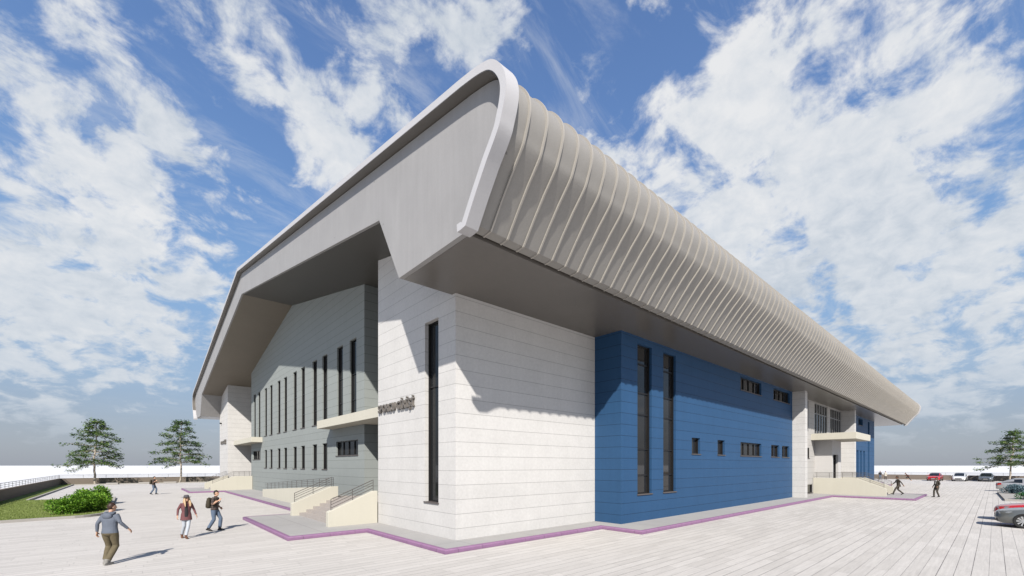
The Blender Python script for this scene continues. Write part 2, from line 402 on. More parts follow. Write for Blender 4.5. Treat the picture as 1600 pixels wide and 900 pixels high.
# ------------------------------------------------------------------ ground
b = MB(); b.add([(-6000,-6000,-.6),(6000,-6000,-.6),(6000,6000,-.6),(-6000,6000,-.6)], [(0,1,2,3)])
tag(b.build('ground', M['outer']), kind='structure')
XW, YB, XF, YF = -16.0, 76.0, 108.0, -60.0          # inner faces of the boundary walls
b = MB(); b.add([(XW,YF,0),(XF,YF,0),(XF,YB,0),(XW,YB,0),(XW,YF,-.6),(XF,YF,-.6),(XF,YB,-.6),(XW,YB,-.6)], [(0,1,2,3),(4,5,1,0)])
tag(b.build('pavement', M['paver']), kind='structure')

# walkway slab and purple kerb round the hall
def offset_closed(poly, d):
    out = []; n = len(poly)
    for i in range(n):
        p0, p1, p2 = Vector(poly[i-1]), Vector(poly[i]), Vector(poly[(i+1) % n])
        a = (p1-p0).normalized(); c = (p2-p1).normalized()
        na = Vector((-a.y, a.x)); nc = Vector((-c.y, c.x)); m = na + nc
        out.append(tuple(p1 + m*(d/max(.2, m.dot(na)))))
    return out
WALK = [(-1.25,-1.25),(6.9,-1.25),(6.9,-3.25),(38.1,-3.25),(38.1,-8.65),(46.7,-8.65),(46.7,-3.25),(71,-3.25),(71,-1.25),(79,-1.25),
        (79,55),(-1.25,55),(-1.25,50.2),(-4.2,50.2),(-4.2,41.4),(-1.25,41.4),(-1.25,13.25),(-4.3,13.25),(-4.3,4.75),(-1.25,4.75)]
ws = offset_closed(WALK, .1)
b = MB(); b.prism(ws, lambda u, v, a: (u, v, a), .003, .142)
tag(b.build('walkway', M['slab']), kind='structure')
sec = [(0,.004),(0,.10),(.015,.135),(.05,.152),(.14,.152),(.14,.004)]
rings = [offset_closed(WALK, d) for d, z in sec]
b = MB(); n = len(WALK); ns = len(sec)
vs = [(*rings[k][i], sec[k][1]) for i in range(n) for k in range(ns)]
b.add(vs, [(i*ns+k, ((i+1) % n)*ns+k, ((i+1) % n)*ns+(k+1) % ns, i*ns+(k+1) % ns) for i in range(n) for k in range(ns)])
tag(b.build('kerb', M['purple'], smooth=50), kind='structure')

# ------------------------------------------------------------------ the sports hall
hall = thing('sports_hall', 'large sports hall with white, grey and blue panels under an oversailing concrete roof', 'building')
YM = 26.8
def mir(L): return [(2*YM - y, z) for y, z in L][::-1]
def catmull(P, k=4):
    out = []
    for i in range(len(P)-1):
        p0, p1, p2, p3 = (Vector(P[max(i-1, 0)]), Vector(P[i]), Vector(P[i+1]), Vector(P[min(i+2, len(P)-1)]))
        for j in range(k):
            s = j/k
            out.append(tuple(.5*((2*p1) + (p2-p0)*s + (2*p0-5*p1+4*p2-p3)*s*s + (3*p1-p0-3*p2+p3)*s**3)))
    out.append(tuple(P[-1])); return out
def off_open(L, d):
    out = []
    for i, p in enumerate(L):
        a = Vector(L[min(i+1, len(L)-1)]) - Vector(L[max(i-1, 0)]); a.normalize()
        out.append((p[0] + a.y*-d, p[1] + a.x*d))
    return out
RIDGE = (YM, 18.30)
OUTC = [(-3.74,12.72),(-4.28,12.60),(-4.66,12.49),(-4.95,12.36),(-5.18,12.16),(-5.36,11.91),(-5.46,11.68),(-5.495,11.42),(-5.45,11.14),(-5.34,10.84),(-5.20,10.55),(-4.78,9.98 + .08)]
OUTR = [RIDGE, (-1.05, 13.21)] + catmull(OUTC) + [(-4.36,9.50)]              # ridge down to the right eave
RIMO = OUTR + [(-3.93,8.88)]
def inward(L, d):   # right half runs ridge -> eave, inward is down / +Y
    return off_open(L, d)
RIMI = inward(RIMO, .205)
RIMI[0] = (YM, RIDGE[1]-.24); RIMI[-1] = (-3.77, 9.02)
b = MB()
A = RIMO + [(-3.75, 8.86), (-3.57, 8.86)]; B = RIMI + [(-3.72, 9.06), (-3.55, 9.06)]
def full(L): return L[::-1] + mir(L[::-1])[1:]      # right eave .. ridge .. left eave
for x0, x1, nm in ((-2.38, -1.98, 'gable_rim'), (79.6, 80.0, 'gable_rim')):
    q = MB(); q.band(full(A), full(B), x0, x1); q.build(nm, M['rim'], hall, smooth=40)
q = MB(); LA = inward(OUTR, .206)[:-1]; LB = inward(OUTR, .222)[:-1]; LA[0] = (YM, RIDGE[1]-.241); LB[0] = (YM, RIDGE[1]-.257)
q.band(full(LA), full(LB), -2.37, -2.0); q.build('rim_shade_strip', M['soffit'], hall, smooth=40)  # added strip, the shade under the rim put into its dark colour
# shell between the rims with its ribs
SH = inward(OUTR, .14)[:-1] + [(-4.30, 9.66), (-3.87, 9.07), (-3.58, 9.04)]
SHI = inward(OUTR, .22)[:-1] + [(-4.20, 9.70), (-3.80, 9.14), (-3.58, 9.12)]
SH[0] = (YM, RIDGE[1]-.15); SHI[0] = (YM, RIDGE[1]-.24)
q = MB(); q.band(full(SH), full(SHI), -1.979, 79.599); q.build('roof_shell', M['shell'], hall, smooth=35)
RB = inward(OUTR, .085)[:-1] + [(-4.338, 9.642), (-3.905, 9.045), (-3.58, 9.015)]
RBI = inward(OUTR, .16)[:-1] + [(-4.28, 9.67), (-3.86, 9.09), (-3.58, 9.055)]
RB[0] = (YM, RIDGE[1]-.095); RBI[0] = (YM, RIDGE[1]-.17)
q = MB()
for k in range(136):
    x = -1.52 + .6*k
    if x < 79.4: q.band(full(RB), full(RBI), x-.025, x+.025)
q.build('ribbed_cladding', M['rib'], hall, smooth=35)
# gable hood: one deep concrete frame at each end, its underside follows the roof
HI = [(-3.45, 9.0), (.25, 9.0), (1.75, 11.54), (YM, 16.38)]
ho = inward(OUTR, .25); ho[0] = (YM, RIDGE[1]-.3)
HO = [p for p in ho if p[1] > 9.6] + [(-3.45, 9.25)]
poly = full(HO)[::1] + full(HI[::-1])[::-1]
for x0, x1 in ((-2.07, 5.4), (73, 79.65)):
    q = MB(); q.prism(poly, lambda u, v, a: (a, u, v), x0, x1); q.build('gable_hood', M['hood'], hall)
# eave soffits along both long sides (a few mm below the hood's own underside, set behind its front edge)
for s in (0, 1):
    f = (lambda y: y) if s == 0 else (lambda y: 2*YM - y)
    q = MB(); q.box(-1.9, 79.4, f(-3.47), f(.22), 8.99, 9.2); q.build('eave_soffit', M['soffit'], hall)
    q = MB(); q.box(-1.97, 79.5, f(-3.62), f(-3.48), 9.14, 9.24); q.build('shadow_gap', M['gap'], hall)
# added sheets under the gable hood, shade and bounced light in their colour
def hood_shade_sheet(pts, x0, x1):
    q = MB(); lo = [(y, z) for y, z in pts]; 
    q.band([(y, z+.05) for y, z in lo], [(y, z-.012) for y, z in lo], x0, x1); return q
hood_shade_sheet([(1.80, 11.54), (YM, 16.375)], -1.95, 5.3).build('added_gable_sheet', M['dark'], hall)
hood_shade_sheet([(YM+.002, 16.375), (2*YM-1.80, 11.54)], -1.95, 5.3).build('added_gable_sheet', M['warm'], hall)

def wall_holes(mb, axis, c, nrm, a0, a1, z0, z1, holes, depth=.3, mat=0):
    P = (lambda a, z, d=0: (c - nrm*d, a, z)) if axis == 'x' else (lambda a, z, d=0: (a, c - nrm*d, z))
    As = sorted({a0, a1} | {h[0] for h in holes} | {h[1] for h in holes}); Zs = sorted({z0, z1} | {h[2] for h in holes} | {h[3] for h in holes})
    for i in range(len(As)-1):
        for j in range(len(Zs)-1):
            am, zm = (As[i]+As[i+1])/2, (Zs[j]+Zs[j+1])/2
            if any(h[0] < am < h[1] and h[2] < zm < h[3] for h in holes): continue
            mb.add([P(As[i], Zs[j]), P(As[i+1], Zs[j]), P(As[i+1], Zs[j+1]), P(As[i], Zs[j+1])], [(0,1,2,3)], mat)
    for h in holes:
        p, r, s, u = h[:4]
        for (x0, y0), (x1, y1) in (((p,s),(r,s)),((r,s),(r,u)),((r,u),(p,u)),((p,u),(p,s))):
            mb.add([P(x0,y0), P(x1,y1), P(x1,y1,depth+.06), P(x0,y0,depth+.06)], [(0,1,2,3)], mat)
def window(axis, c, nrm, a0, a1, z0, z1, depth=.3, mull=(), trans=(), fw=.055, sill=True, name='window', parent=None, glass='glass', frame='frame'):
    parent = parent or hall
    def bx(mb, p0, p1, d0, d1, q0, q1):
        if axis == 'x': mb.box(c - nrm*d0, c - nrm*d1, p0, p1, q0, q1)
        else: mb.box(p0, p1, c - nrm*d0, c - nrm*d1, q0, q1)
    e = .002
    g = MB(); bx(g, a0+e, a1-e, depth, depth+.03, z0+e, z1-e); g = g.build(name, M[glass], parent)
    f = MB()
    for p in (a0+e, a1-fw-e): bx(f, p, p+fw, depth-.085, depth-.002, z0+e, z1-e)
    for q in (z0+e, z1-fw-e): bx(f, a0+fw+.004, a1-fw-.004, depth-.06, depth-.002, q, q+fw)
    for p in mull: bx(f, p-fw*.6, p+fw*.6, depth-.06, depth-.002, z0+fw+.004, z1-fw-.004)
    for q in trans: bx(f, a0+fw+.004, a1-fw-.004, depth-.045, depth-.004, q-fw*.5, q+fw*.5)
    f.build('frame', M[frame], g)
    if sill:
        s = MB(); bx(s, a0-.04, a1+.04, -.05, depth-.065, z0-.035, z0+.012); s.build('sill', M['sill'], g)
    return g

# white corner block (and its twin at the other end of the gable)
WT = (1.14, 2.13, 1.40, 8.42)
q = MB()
wall_holes(q, 'x', 0, -1, 0, 6.4, .1, 12.55, [WT], .24)
q.add([(0,0,.1),(8.3,0,.1),(8.3,0,9.1),(0,0,9.1)], [(0,1,2,3)])
q.add([(0,0,9.1),(8.3,0,9.1),(8.3,0,12.55),(0,0,12.55)], [(0,1,2,3)])
q.add([(0,6.4,.1),(6,6.4,.1),(6,6.4,12.55),(0,6.4,12.55)], [(0,1,2,3)])
q.build('white_wall', M['white'], hall, merge=True)
window('x', 0, -1, *WT, depth=.24, trans=(5.9,), fw=.05)
q = MB()
WT2 = (51.3, 52.2, 1.4, 8.4)
wall_holes(q, 'x', 0, -1, 47.6, 53.6, .1, 12.4, [], .24)
q.add([(0,47.6,.1),(6,47.6,.1),(6,47.6,12.4),(0,47.6,12.4)], [(0,1,2,3)])
q.add([(0,53.6,.1),(77,53.6,.1),(77,53.6,9.1),(0,53.6,9.1)], [(0,1,2,3)])
q.build('white_wall', M['white'], hall, merge=True)

# grey gable wall between the two entrances
HG = []
pairs = []
for k in range(6):
    c0 = 12.99 + 5.13*k
    for d in (0, 2.21):
        a = c0 + d; pairs.append(a)
        HG.append((a, a+1.06, 5.79, 10.62))
        if k > 0 and k < 5: HG.append((a, a+1.06, 2.55, 4.38))
HG[:] = [h for h in HG]
LOW = [h for h in HG if h[3] < 5]; TALL = [h for h in HG if h[3] > 5]
# the lower row starts over the landing's end: 18.2 .. 37
SM = [(12.73, 16.40, 3.45, 4.39), (38.62, 42.26, 3.45, 4.39)]
HG = TALL + LOW + SM
GX = 1.6
q = MB()
wall_holes(q, 'x', GX, -1, 11.8, 43.1, .1, 11.0, HG, .18)
q.add([(GX,11.8,11),(GX,43.1,11),(GX,43.1,13.6),(GX,YM,16.8),(GX,11.8,13.9)], [(0,1,2,3,4)])
q.add([(GX,11.8,.1),(6,11.8,.1),(6,11.8,13.9),(GX,11.8,13.9)], [(0,1,2,3)])
q.add([(GX,43.1,.1),(6,43.1,.1),(6,43.1,13.6),(GX,43.1,13.6)], [(0,1,2,3)])
q.build('grey_wall', M['grey'], hall, merge=True)
for h in TALL: window('x', GX, -1, *h, depth=.18, trans=(6.9, 8.5))
for h in LOW: window('x', GX, -1, *h, depth=.18)
for h in SM: window('x', GX, -1, *h, depth=.18, mull=[h[0] + (h[1]-h[0])*k/4 for k in (1, 2, 3)])
# recessed entrance walls behind the landings
for a0, a1 in ((6.38, 11.82), (43.08, 47.62)):
    q = MB(); m0 = (a0+a1)/2
    dh = (m0-1.0, m0+1.0, 1.04, 3.6)
    wall_holes(q, 'x', 4.4, -1, a0, a1, .1, 14, [dh], .15)
    q.build('grey_wall', M['grey'], hall)
    window('x', 4.4, -1, *dh, depth=.15, mull=(m0,), trans=(3.2,), sill=False, name='entrance_door')

# blue wing on the long side
XB0, XB1, YBL = 8.04, 32.96, -1.49
HB = [(9.38, 10.66, 1.43, 8.66), (11.78, 13.08, 1.43, 8.66),
      (14.91, 15.95, 3.47, 4.39), (18.29, 19.35, 3.47, 4.39), (21.87, 25.75, 3.47, 4.39), (27.82, 29.68, 3.47, 4.39), (30.34, 32.15, 3.47, 4.39),
      (21.87, 25.75, 7.90, 8.80), (28.32, 32.25, 7.90, 8.80)]
q = MB()
wall_holes(q, 'y', YBL, -1, XB0, XB1, .1, 9.05, HB, .21)
q.add([(XB0,YBL,.1),(XB0,.02,.1),(XB0,.02,9.05),(XB0,YBL,9.05)], [(0,1,2,3)])
q.build('blue_wall', M['blue'], hall, merge=True)
for h in HB:
    w = h[1]-h[0]
    if h[3]-h[2] > 5: window('y', YBL, -1, *h, depth=.21, glass='glass2', trans=(2.35, 3.62, 5.3, 6.35, 7.75), fw=.07)
    elif w > 3: window('y', YBL, -1, *h, depth=.21, glass='glass2', mull=[h[0]+w*k/4 for k in (1, 2, 3)], fw=.08)
    elif w > 1.5: window('y', YBL, -1, *h, depth=.21, glass='glass2', mull=[h[0]+w*.5], fw=.08)
    else: window('y', YBL, -1, *h, depth=.21, glass='glass2', fw=.08)
# far blue wing
HB2 = [(58.3,59.5,1.35,4.68),(60.4,61.5,1.35,4.68),(62.4,63.5,1.35,4.68),(65.4,66.5,1.35,8.7),(59.4,62.0,7.9,8.75)]
q = MB()
wall_holes(q, 'y', YBL, -1, 52.5, 70, .1, 9.05, HB2, .42)
q.add([(70,YBL,.1),(70,.02,.1),(70,.02,9.05),(70,YBL,9.05)], [(0,1,2,3)])
q.build('blue_wall', M['blue'], hall, merge=True)
for h in HB2: window('y', YBL, -1, *h, depth=.42, trans=((4.8,) if h[3] > 8.6 and h[2] < 2 else ()), mull=((60.7,) if h[2] > 7 else ()))
# main entrance between two white pillars
YE = -1.2
for x0, x1 in ((32.96, 33.62), (51.87, 52.52)):
    q = MB(); q.box(x0, x1, -2.41, -1.0, .1, 9.03); q.build('pillar', M['white'], hall)
HE = [(35.2,38.9,6.0,8.92),(40.9,45.7,5.86,8.92),(46.9,51.75,5.86,8.92),(37.7,39.2,3.48,4.47),(38.35,40.22,.22,1.02)]
q = MB()
wall_holes(q, 'y', YE, -1, 33.6, 51.9, .1, 9.05, HE, .12)
q.build('entrance_wall', M['light'], hall)
for h in HE:
    w = h[1]-h[0]
    if h[2] > 5: window('y', YE, -1, *h, depth=.1, mull=[h[0]+w*k/5 for k in range(1, 5)], trans=(7.9,), fw=.085, sill=False, frame='thinrail')
    else: window('y', YE, -1, *h, depth=.12)
q = MB(); DV = (41.25, 43.3, 1.04, 3.86)
wall_holes(q, 'y', -2.6, -1, 40.95, 44.4, .1, 5.26, [DV], .28)
q.add([(40.95,-2.6,.1),(40.95,YE,.1),(40.95,YE,5.26),(40.95,-2.6,5.26)], [(0,1,2,3)])
q.add([(44.4,-2.6,.1),(44.4,YE,.1),(44.4,YE,5.26),(44.4,-2.6,5.26)], [(0,1,2,3)])
q.build('entrance_vestibule', M['smooth'], hall, merge=True)
window('y', -2.6, -1, *DV, depth=.28, mull=(42.27,), trans=(3.28,), sill=False, name='entrance_door')
# canopies over the three entrances
for c in ((.6, 4.3, 6.42, 17.14, 5.25, 5.76), (.6, 4.3, 37.66, 47.58, 5.22, 5.74), (39.7, 46.2, -4.62, -1.15, 5.22, 5.82)):
    q = MB(); q.box(*c); q.build('canopy', M['cream'], hall, bevel=.012)
# core behind the walls (keeps daylight out of the hall) and the back
core = [(.02+.3, .1), (.32, 9.1), (1.9, 11.75), (YM, 16.6), (2*YM-1.9, 11.75), (53.2, 9.1), (53.2, .1)]
q = MB(); q.prism(core, lambda u, v, a: (a, u, v), 5.0, 77.0); q.build('rear_wall', M['white'], hall)
q = MB(); q.box(70, 77.4, .0, .3, .1, 9.05); q.build('white_wall', M['white'], hall)

# lettering: the athletes' entrance sign on each white block
def sign(name, y0, y1, z0, h, label):
    cu = bpy.data.curves.new('text', 'FONT'); cu.body = 'SPORCU GİRİŞİ'; cu.extrude = .045; cu.size = h/.7; cu.align_x = 'LEFT'; cu.offset = .011; cu.space_character = 1.1
    o = bpy.data.objects.new('text', cu); COL.objects.link(o)
    bpy.context.view_layer.update()
    wdt = o.dimensions.x
    dg = bpy.context.evaluated_depsgraph_get()
    me = bpy.data.meshes.new_from_object(o.evaluated_get(dg))
    me.materials.clear(); me.materials.append(M['letter'])
    bpy.data.objects.remove(o); bpy.data.curves.remove(cu); me.name = 'lettering'
    t = thing(name, label, 'sign', (0, y1, z0), 0)
    xs = sorted(v.co.x for v in me.vertices)
    cutx = max(((b_-a_, (a_+b_)/2) for a_, b_ in zip(xs, xs[1:])))[1]          # the space between the two words
    for keep in (0, 1):
        bm = bmesh.new(); bm.from_mesh(me)
        bmesh.ops.delete(bm, geom=[v for v in bm.verts if (v.co.x > cutx) != bool(keep)], context='VERTS')
        mw = bpy.data.meshes.new('lettering'); bm.to_mesh(mw); bm.free(); mw.materials.append(M['letter'])
        o = bpy.data.objects.new('lettering', mw); COL.objects.link(o); o.parent = t
        o.location = (-.06, 0, 0); o.rotation_euler = (PI/2, 0, -PI/2); o.scale = ((y1-y0)/wdt, 1, 1)
    return t
sign('wall_sign', 2.92, 6.22, 5.24, .34, 'dark raised SPORCU GİRİŞİ lettering on the near white block beside the tall window')
sign('wall_sign', 48.5, 52.2, 5.46, .36, 'dark raised lettering on the far white block beyond the grey gable wall')
q = MB(); q.box(-.02, 0.0, 51.9, 52.1, 8.05, 8.15); q.box(-.22, -.02, 51.92, 52.08, 8.02, 8.18)
tag(q.build('wall_lamp', M['frame']), 'tiny dark lamp high on the far white block', 'lamp')

# ------------------------------------------------------------------ stairs, ramp and railings
def stairs(label, fn, W, ends, group='concrete stairs at the hall entrances'):
    """fn(s, t, z) -> world; the flight climbs along s, W wide along t; ends = how far each side wall runs"""
    root = thing('entrance_stairs', label, 'stairs', (0,0,0), 0, group)
    prof = [(-2.26, .135), (-1.9, .135)]
    prof = [(-1.9, .135)]
    for k in range(6):
        s = -1.9 + .35*k; prof += [(s, .145 + .147*(k+1)), (s+.35 if k < 5 else max(ends)-.05, .145 + .147*(k+1))]
    prof.append((max(ends)-.05, .135))
    q = MB(); q.prism(prof, lambda u, v, a: fn(u, a, v), .301, W-.301); q.build('steps', M['step'], root)
    for t0, t1, e in ((0, .3, ends[0]), (W-.3, W, ends[1])):
        pr = [(-2.26, .13), (-2.26, .79), (-2.2, .815), (-.22, 1.635), (e, 1.635), (e, .13)]
        q = MB(); q.prism(pr, lambda u, v, a: fn(u, a, v), t0, t1); q.build('side_wall', M['cream'], root, bevel=.012)
        tm = (t0+t1)/2
        top = lambda s: .79 + .845*(min(s, -.22)+2.2)/1.98 if s < -.22 else 1.635
        line = [-2.1, -.2] + ([e-.1] if e > .3 else [])
        posts = [-2.1, -1.15, -.17] + [x for x in ([(-.17) + (e-.27+.17)*k/3 for k in (1, 2, 3)] if e > .5 else [])]
        q = MB()
        for s in posts: q.tube([fn(s, tm, top(s)-.01), fn(s, tm, top(s)+.52)], .014, 6)
        for h in (.50, .38, .26, .12):
            q.tube([fn(s, tm, top(s)+h) for s in line], .014 if h < .45 else .018, 6)
        q.build('railing', M['rail'], root)
    return root
st = stairs('stairs with cream side walls at the near athletes entrance, joined by a long ramp', lambda s, t, z: (s, 6.42+t, z), 5.88, (-.02, .16))
q = MB(); q.box(.12, 4.35, 6.43, 11.78, .135, 1.02); q.box(.12, 1.58, 11.7, 12.3, .135, 1.0); q.build('landing', M['step'], st)
stairs('stairs with cream side walls at the far end of the grey gable wall', lambda s, t, z: (s, 42.4+t, z), 5.2, (1.58, -.02))
q = MB(); q.box(1.62, 4.35, 43.12, 47.55, .135, 1.03)
stairs('wide stairs with cream side walls at the main entrance under the long eave', lambda s, t, z: (40.3+t, s-4.3, z), 4.4, (3.08, 3.08))
ramp = thing('access_ramp', 'long cream walled ramp with dark railing beside the grey gable wall', 'ramp')
q = MB(); q.prism([(12.31,.13),(12.31,1.63),(29.3,.76),(29.3,.13)], lambda u, v, a: (a, u, v), -.1, .15); q.build('side_wall', M['cream'], ramp, bevel=.012)
q = MB(); q.prism([(12.31,.13),(12.31,1.02),(29.2,.16),(29.2,.13)], lambda u, v, a: (a, u, v), .16, 1.58); q.build('ramp_surface', M['step'], ramp)
q = MB(); tp = lambda y: 1.63 - .87*(y-12.31)/17
for k in range(15):
    y = 12.4 + 1.2*k
    if y < 29: q.tube([(.02,y,tp(y)-.01),(.02,y,tp(y)+.5)], .014, 6)
for h in (.5, .38, .26, .12): q.tube([(.02,12.35,tp(12.35)+h),(.02,28.9,tp(28.9)+h)], .014, 6)
q.build('railing', M['rail'], ramp)

# ------------------------------------------------------------------ boundary walls with railings
def boundary(label, p0, p1, out, step=1.5, thick=.25):
    p0, p1, out = Vector(p0), Vector(p1), Vector(out)
    root = thing('boundary_wall', label, 'wall', (p0.x, p0.y, 0), 0, 'boundary walls round the plaza')
    d = p1 - p0; L = d.length; d.normalize()
    fn = lambda u, v, a: tuple((d*a + out*u)) + (v,)
    q = MB(); q.prism([(0,-.59),(thick,-.59),(thick,.92),(0,.92)], fn, 0, L); q.build('masonry', M['bwall'], root)
    q = MB(); q.prism([(-.02,.922),(thick+.02,.922),(thick+.02,.96),(-.02,.96)], fn, 0, L); q.build('coping', M['bwall'], root)
    q = MB(); n = int(L/step)
    for k in range(n+1):
        a = .06 + (L-.12)*k/n
        q.tube([fn(thick/2, .955, a), fn(thick/2, 1.43, a)], .02, 5)
    for h in (1.43, 1.28, 1.12): q.tube([fn(thick/2, h, .03), fn(thick/2, h, L-.03)], .018 if h < 1.4 else .024, 5)
    q.build('railing', M['thinrail'], root)
boundary('low brown boundary wall running along the lawn, in shade', (XW, 8), (XW, YB), (-1, 0))
boundary('low brown boundary wall behind the two pale trunked trees', (XW-.25, YB), (XF+.25, YB), (0, 1), 2.4)
boundary('low brown boundary wall behind the three parked cars', (XF, YB), (XF, YF), (1, 0), 2.4)

# ------------------------------------------------------------------ lawn island and grass strips
def arc(cx, cy, r, a0, a1, n=8): return [(cx + r*math.cos(R(a0+(a1-a0)*i/n)), cy + r*math.sin(R(a0+(a1-a0)*i/n))) for i in range(n+1)]
isl = [(-15.98, 19.3)] + [(-13.4, 19.55), (-12.2, 19.8)] + arc(-11.55, 21.6, 1.75, -78, 0, 8)[1:] + [(-9.72, 27.2), (-9.72, 37.6), (-15.98, 37.6)]
def sheet(name, poly, z, mat):
    q = MB(); q.prism(poly, lambda u, v, a: (u, v, a), .004, z); return tag(q.build(name, mat), kind='structure')
sheet('lawn', isl, .09, M['grass'])
strip = [(-15.98, 37.62), (-14.78, 37.62), (-14.78, 74.2), (-15.98, 74.2)]
sheet('lawn_strip', strip, .085, M['grass'])
strip2 = [(-15.98, 74.25), (3.5, 74.25), (3.5, 75.97), (-15.98, 75.97)]
sheet('lawn_strip', strip2, .085, M['grass'])
def kerb_line(name, pts, w=.16, z=.13, closed=False):
    q = MB(); L = [Vector(p) for p in pts]; n = len(L); lo, hi = [], []
    for i in range(n):
        a = (L[min(i+1, n-1)] - L[max(i-1, 0)]).normalized(); nn = Vector((a.y, -a.x))
        lo.append(L[i]); hi.append(L[i] + nn*w)
    vs = []
    for i in range(n): vs += [(*lo[i], .003), (*lo[i], z), (*hi[i], z), (*hi[i], .003)]
    fs = [(i*4+k, (i+1)*4+k, (i+1)*4+(k+1) % 4, i*4+(k+1) % 4) for i in range(n-1) for k in range(4)] + [(0,1,2,3), tuple((n-1)*4+k for k in (3,2,1,0))]
    q.add(vs, fs); return tag(q.build(name, M['kerb']), kind='structure')
kerb_line('lawn_kerb', isl[:-1])
kerb_line('lawn_kerb', [(-14.77, 37.7), (-14.77, 74.2)])
kerb_line('lawn_kerb', [(-14.6, 74.24), (3.5, 74.24)])
# blades of grass over the near lawn
def inside(p, poly):
    c = False
    for i in range(len(poly)):
        (x0, y0), (x1, y1) = poly[i-1], poly[i]
        if (y0 > p[1]) != (y1 > p[1]) and p[0] < (x1-x0)*(p[1]-y0)/(y1-y0)+x0: c = not c
    return c
q = MB(); rg = random.Random(3)
cnt = 0
while cnt < 26000:
    p = (rg.uniform(-16, -9.7), rg.uniform(19.3, 37.5))
    if rg.random() > (1 - (p[1]-19.3)/26): continue
    if not inside(p, isl): continue
    h = rg.uniform(.035, .075); a = rg.uniform(0, PI); w = .012; dx, dy = math.cos(a)*w, math.sin(a)*w; lx, ly = rg.gauss(0, .025), rg.gauss(0, .025)
    q.add([(p[0]-dx, p[1]-dy, .088), (p[0]+dx, p[1]+dy, .088), (p[0]+lx, p[1]+ly, .09+h)], [(0,1,2)], rg.choice((0, 0, 1))); cnt += 1
tag(q.build('grass', [leaf_mat('blade_mid', (.17, .215, .055)), leaf_mat('blade_light', (.24, .275, .095))], recalc=False), 'short mown grass on the lawn beside the shrubs', 'grass', kind='stuff')
for i, (x, y, w) in enumerate(((-10.6, 74.0, 1.3), (-6.9, 73.7, 1.5), (-3.9, 73.9, 1.6))):
    q = MB(); q.box(-w/2, w/2, -.3, .3, .0, .24)
    o = tag(q.build('stone_bench', M['kerb'], bevel=.03), ('low pale stone block on the grass left of the far pedestrian', 'low pale stone block beside the far pedestrian', 'low pale stone block at the foot of the second tree')[i], 'bench', 'stone blocks by the back wall')
    o.location = (x, y, .09 if y > 74.2 else 0.005)
#PLACE_MORE
# ------------------------------------------------------------------ trees and shrubs
def quad_leaf(mb, c, d, up, L, W, mat):
    side = d.cross(up)
    if side.length < 1e-4: side = Vector((1, 0, 0))
    side.normalize()
    p = [c, c + d*L*.5 + side*W*.5, c + d*L, c + d*L*.5 - side*W*.5]
    mb.add(p, [(0, 1, 2, 3)], mat)
def make_tree(seed, label, loc, height=9.5, spread=4.9, rz=0):
    rg = random.Random(seed)
    root = thing('deciduous_tree', label, 'tree', loc, rz, 'slender trees at the edge of the plaza')
    T = MB(); H = height
    axis = []; x = y = 0
    for i in range(15):
        z = H*.97*i/14
        axis.append(Vector((x, y, z))); x += rg.gauss(0, .07); y += rg.gauss(0, .07)
    def ax(z):
        f = z/(H*.97)*14; i = min(13, int(f)); return axis[i].lerp(axis[i+1], f-i)
    T.tube(axis, [.135*(1-i/15)**.8 + .012 for i in range(15)], 8)
    LF = MB()
    tiers = [(.31,1.0),(.36,.86),(.43,.93),(.50,.70),(.575,.80),(.64,.58),(.71,.60),(.78,.45),(.84,.42),(.90,.30),(.95,.19)]
    for ti, (zf, rf) in enumerate(tiers):
        nb = 5 if zf < .8 else 4
        a0 = rg.uniform(0, 2*PI)
        for k in range(nb):
            a = a0 + 2*PI*k/nb + rg.gauss(0, .25); L = spread*rf*rg.uniform(.62, 1.08)
            p0 = ax(H*zf + rg.uniform(-.15, .25)); rise = rg.uniform(.02, .42) + .35*max(0, zf-.6)
            pts = []
            for j in range(7):
                s = j/6
                pts.append(p0 + Vector((math.cos(a + .12*math.sin(s*4+k))*L*s, math.sin(a + .12*math.sin(s*4+k))*L*s, L*(rise*s - .26*s*s) + rg.gauss(0, .04))))
            T.tube(pts, [.045*(1-.8*j/6)*(.5+.5*rf) + .006 for j in range(7)], 5)
            # flat sprays of leaves along the outer part, twigs to both sides
            nsp = int(4 + 8*rf)
            for q in range(nsp):
                s = rg.uniform(.25, 1.02); i = min(5, int(s*6)); base = pts[i].lerp(pts[i+1], min(1, s*6-i))
                sd = rg.choice((-1, 1)); ta = a + sd*rg.uniform(.35, 1.25); tl = rg.uniform(.35, .95)*(.55 + .6*rf)*(1.15-.5*s)
                tip = base + Vector((math.cos(ta)*tl, math.sin(ta)*tl, rg.gauss(.02, .10)))
                if rg.random() < .5: T.tube([base, base.lerp(tip, .6)], [.012, .006], 3)
                tone = rg.random()
                for m_ in range(rg.randint(12, 21)):
                    u = rg.random()**.8
                    c = base.lerp(tip, u) + Vector((rg.gauss(0, .2), rg.gauss(0, .2), rg.gauss(-.02, .13)))
                    d = Vector((math.cos(ta+rg.gauss(0,.8)), math.sin(ta+rg.gauss(0,.8)), rg.gauss(-.1,.25))).normalized()
                    up = Vector((rg.gauss(0,.6), rg.gauss(0,.6), 1)).normalized()
                    r_ = tone + rg.gauss(0, .25)
                    quad_leaf(LF, c, d, up, rg.uniform(.2, .34), rg.uniform(.11, .18), 0 if r_ < .40 else (1 if r_ < .72 else 2))
    T.build('trunk', M['bark'], root, smooth=60, recalc=False)
    LF.build('crown', [M['leafd'], M['leafm'], M['leafl']], root, recalc=False)
    return root
t1 = make_tree(11, 'wider slender tree by the back wall, left of the other, behind the shrubs', (-12.44, 75.1, 0), 9.7, 4.1)
t2 = make_tree(23, 'narrower slender tree by the back wall beside the far block of the hall', (-2.6, 74.9, 0), 10.3, 4.1, 1.0)
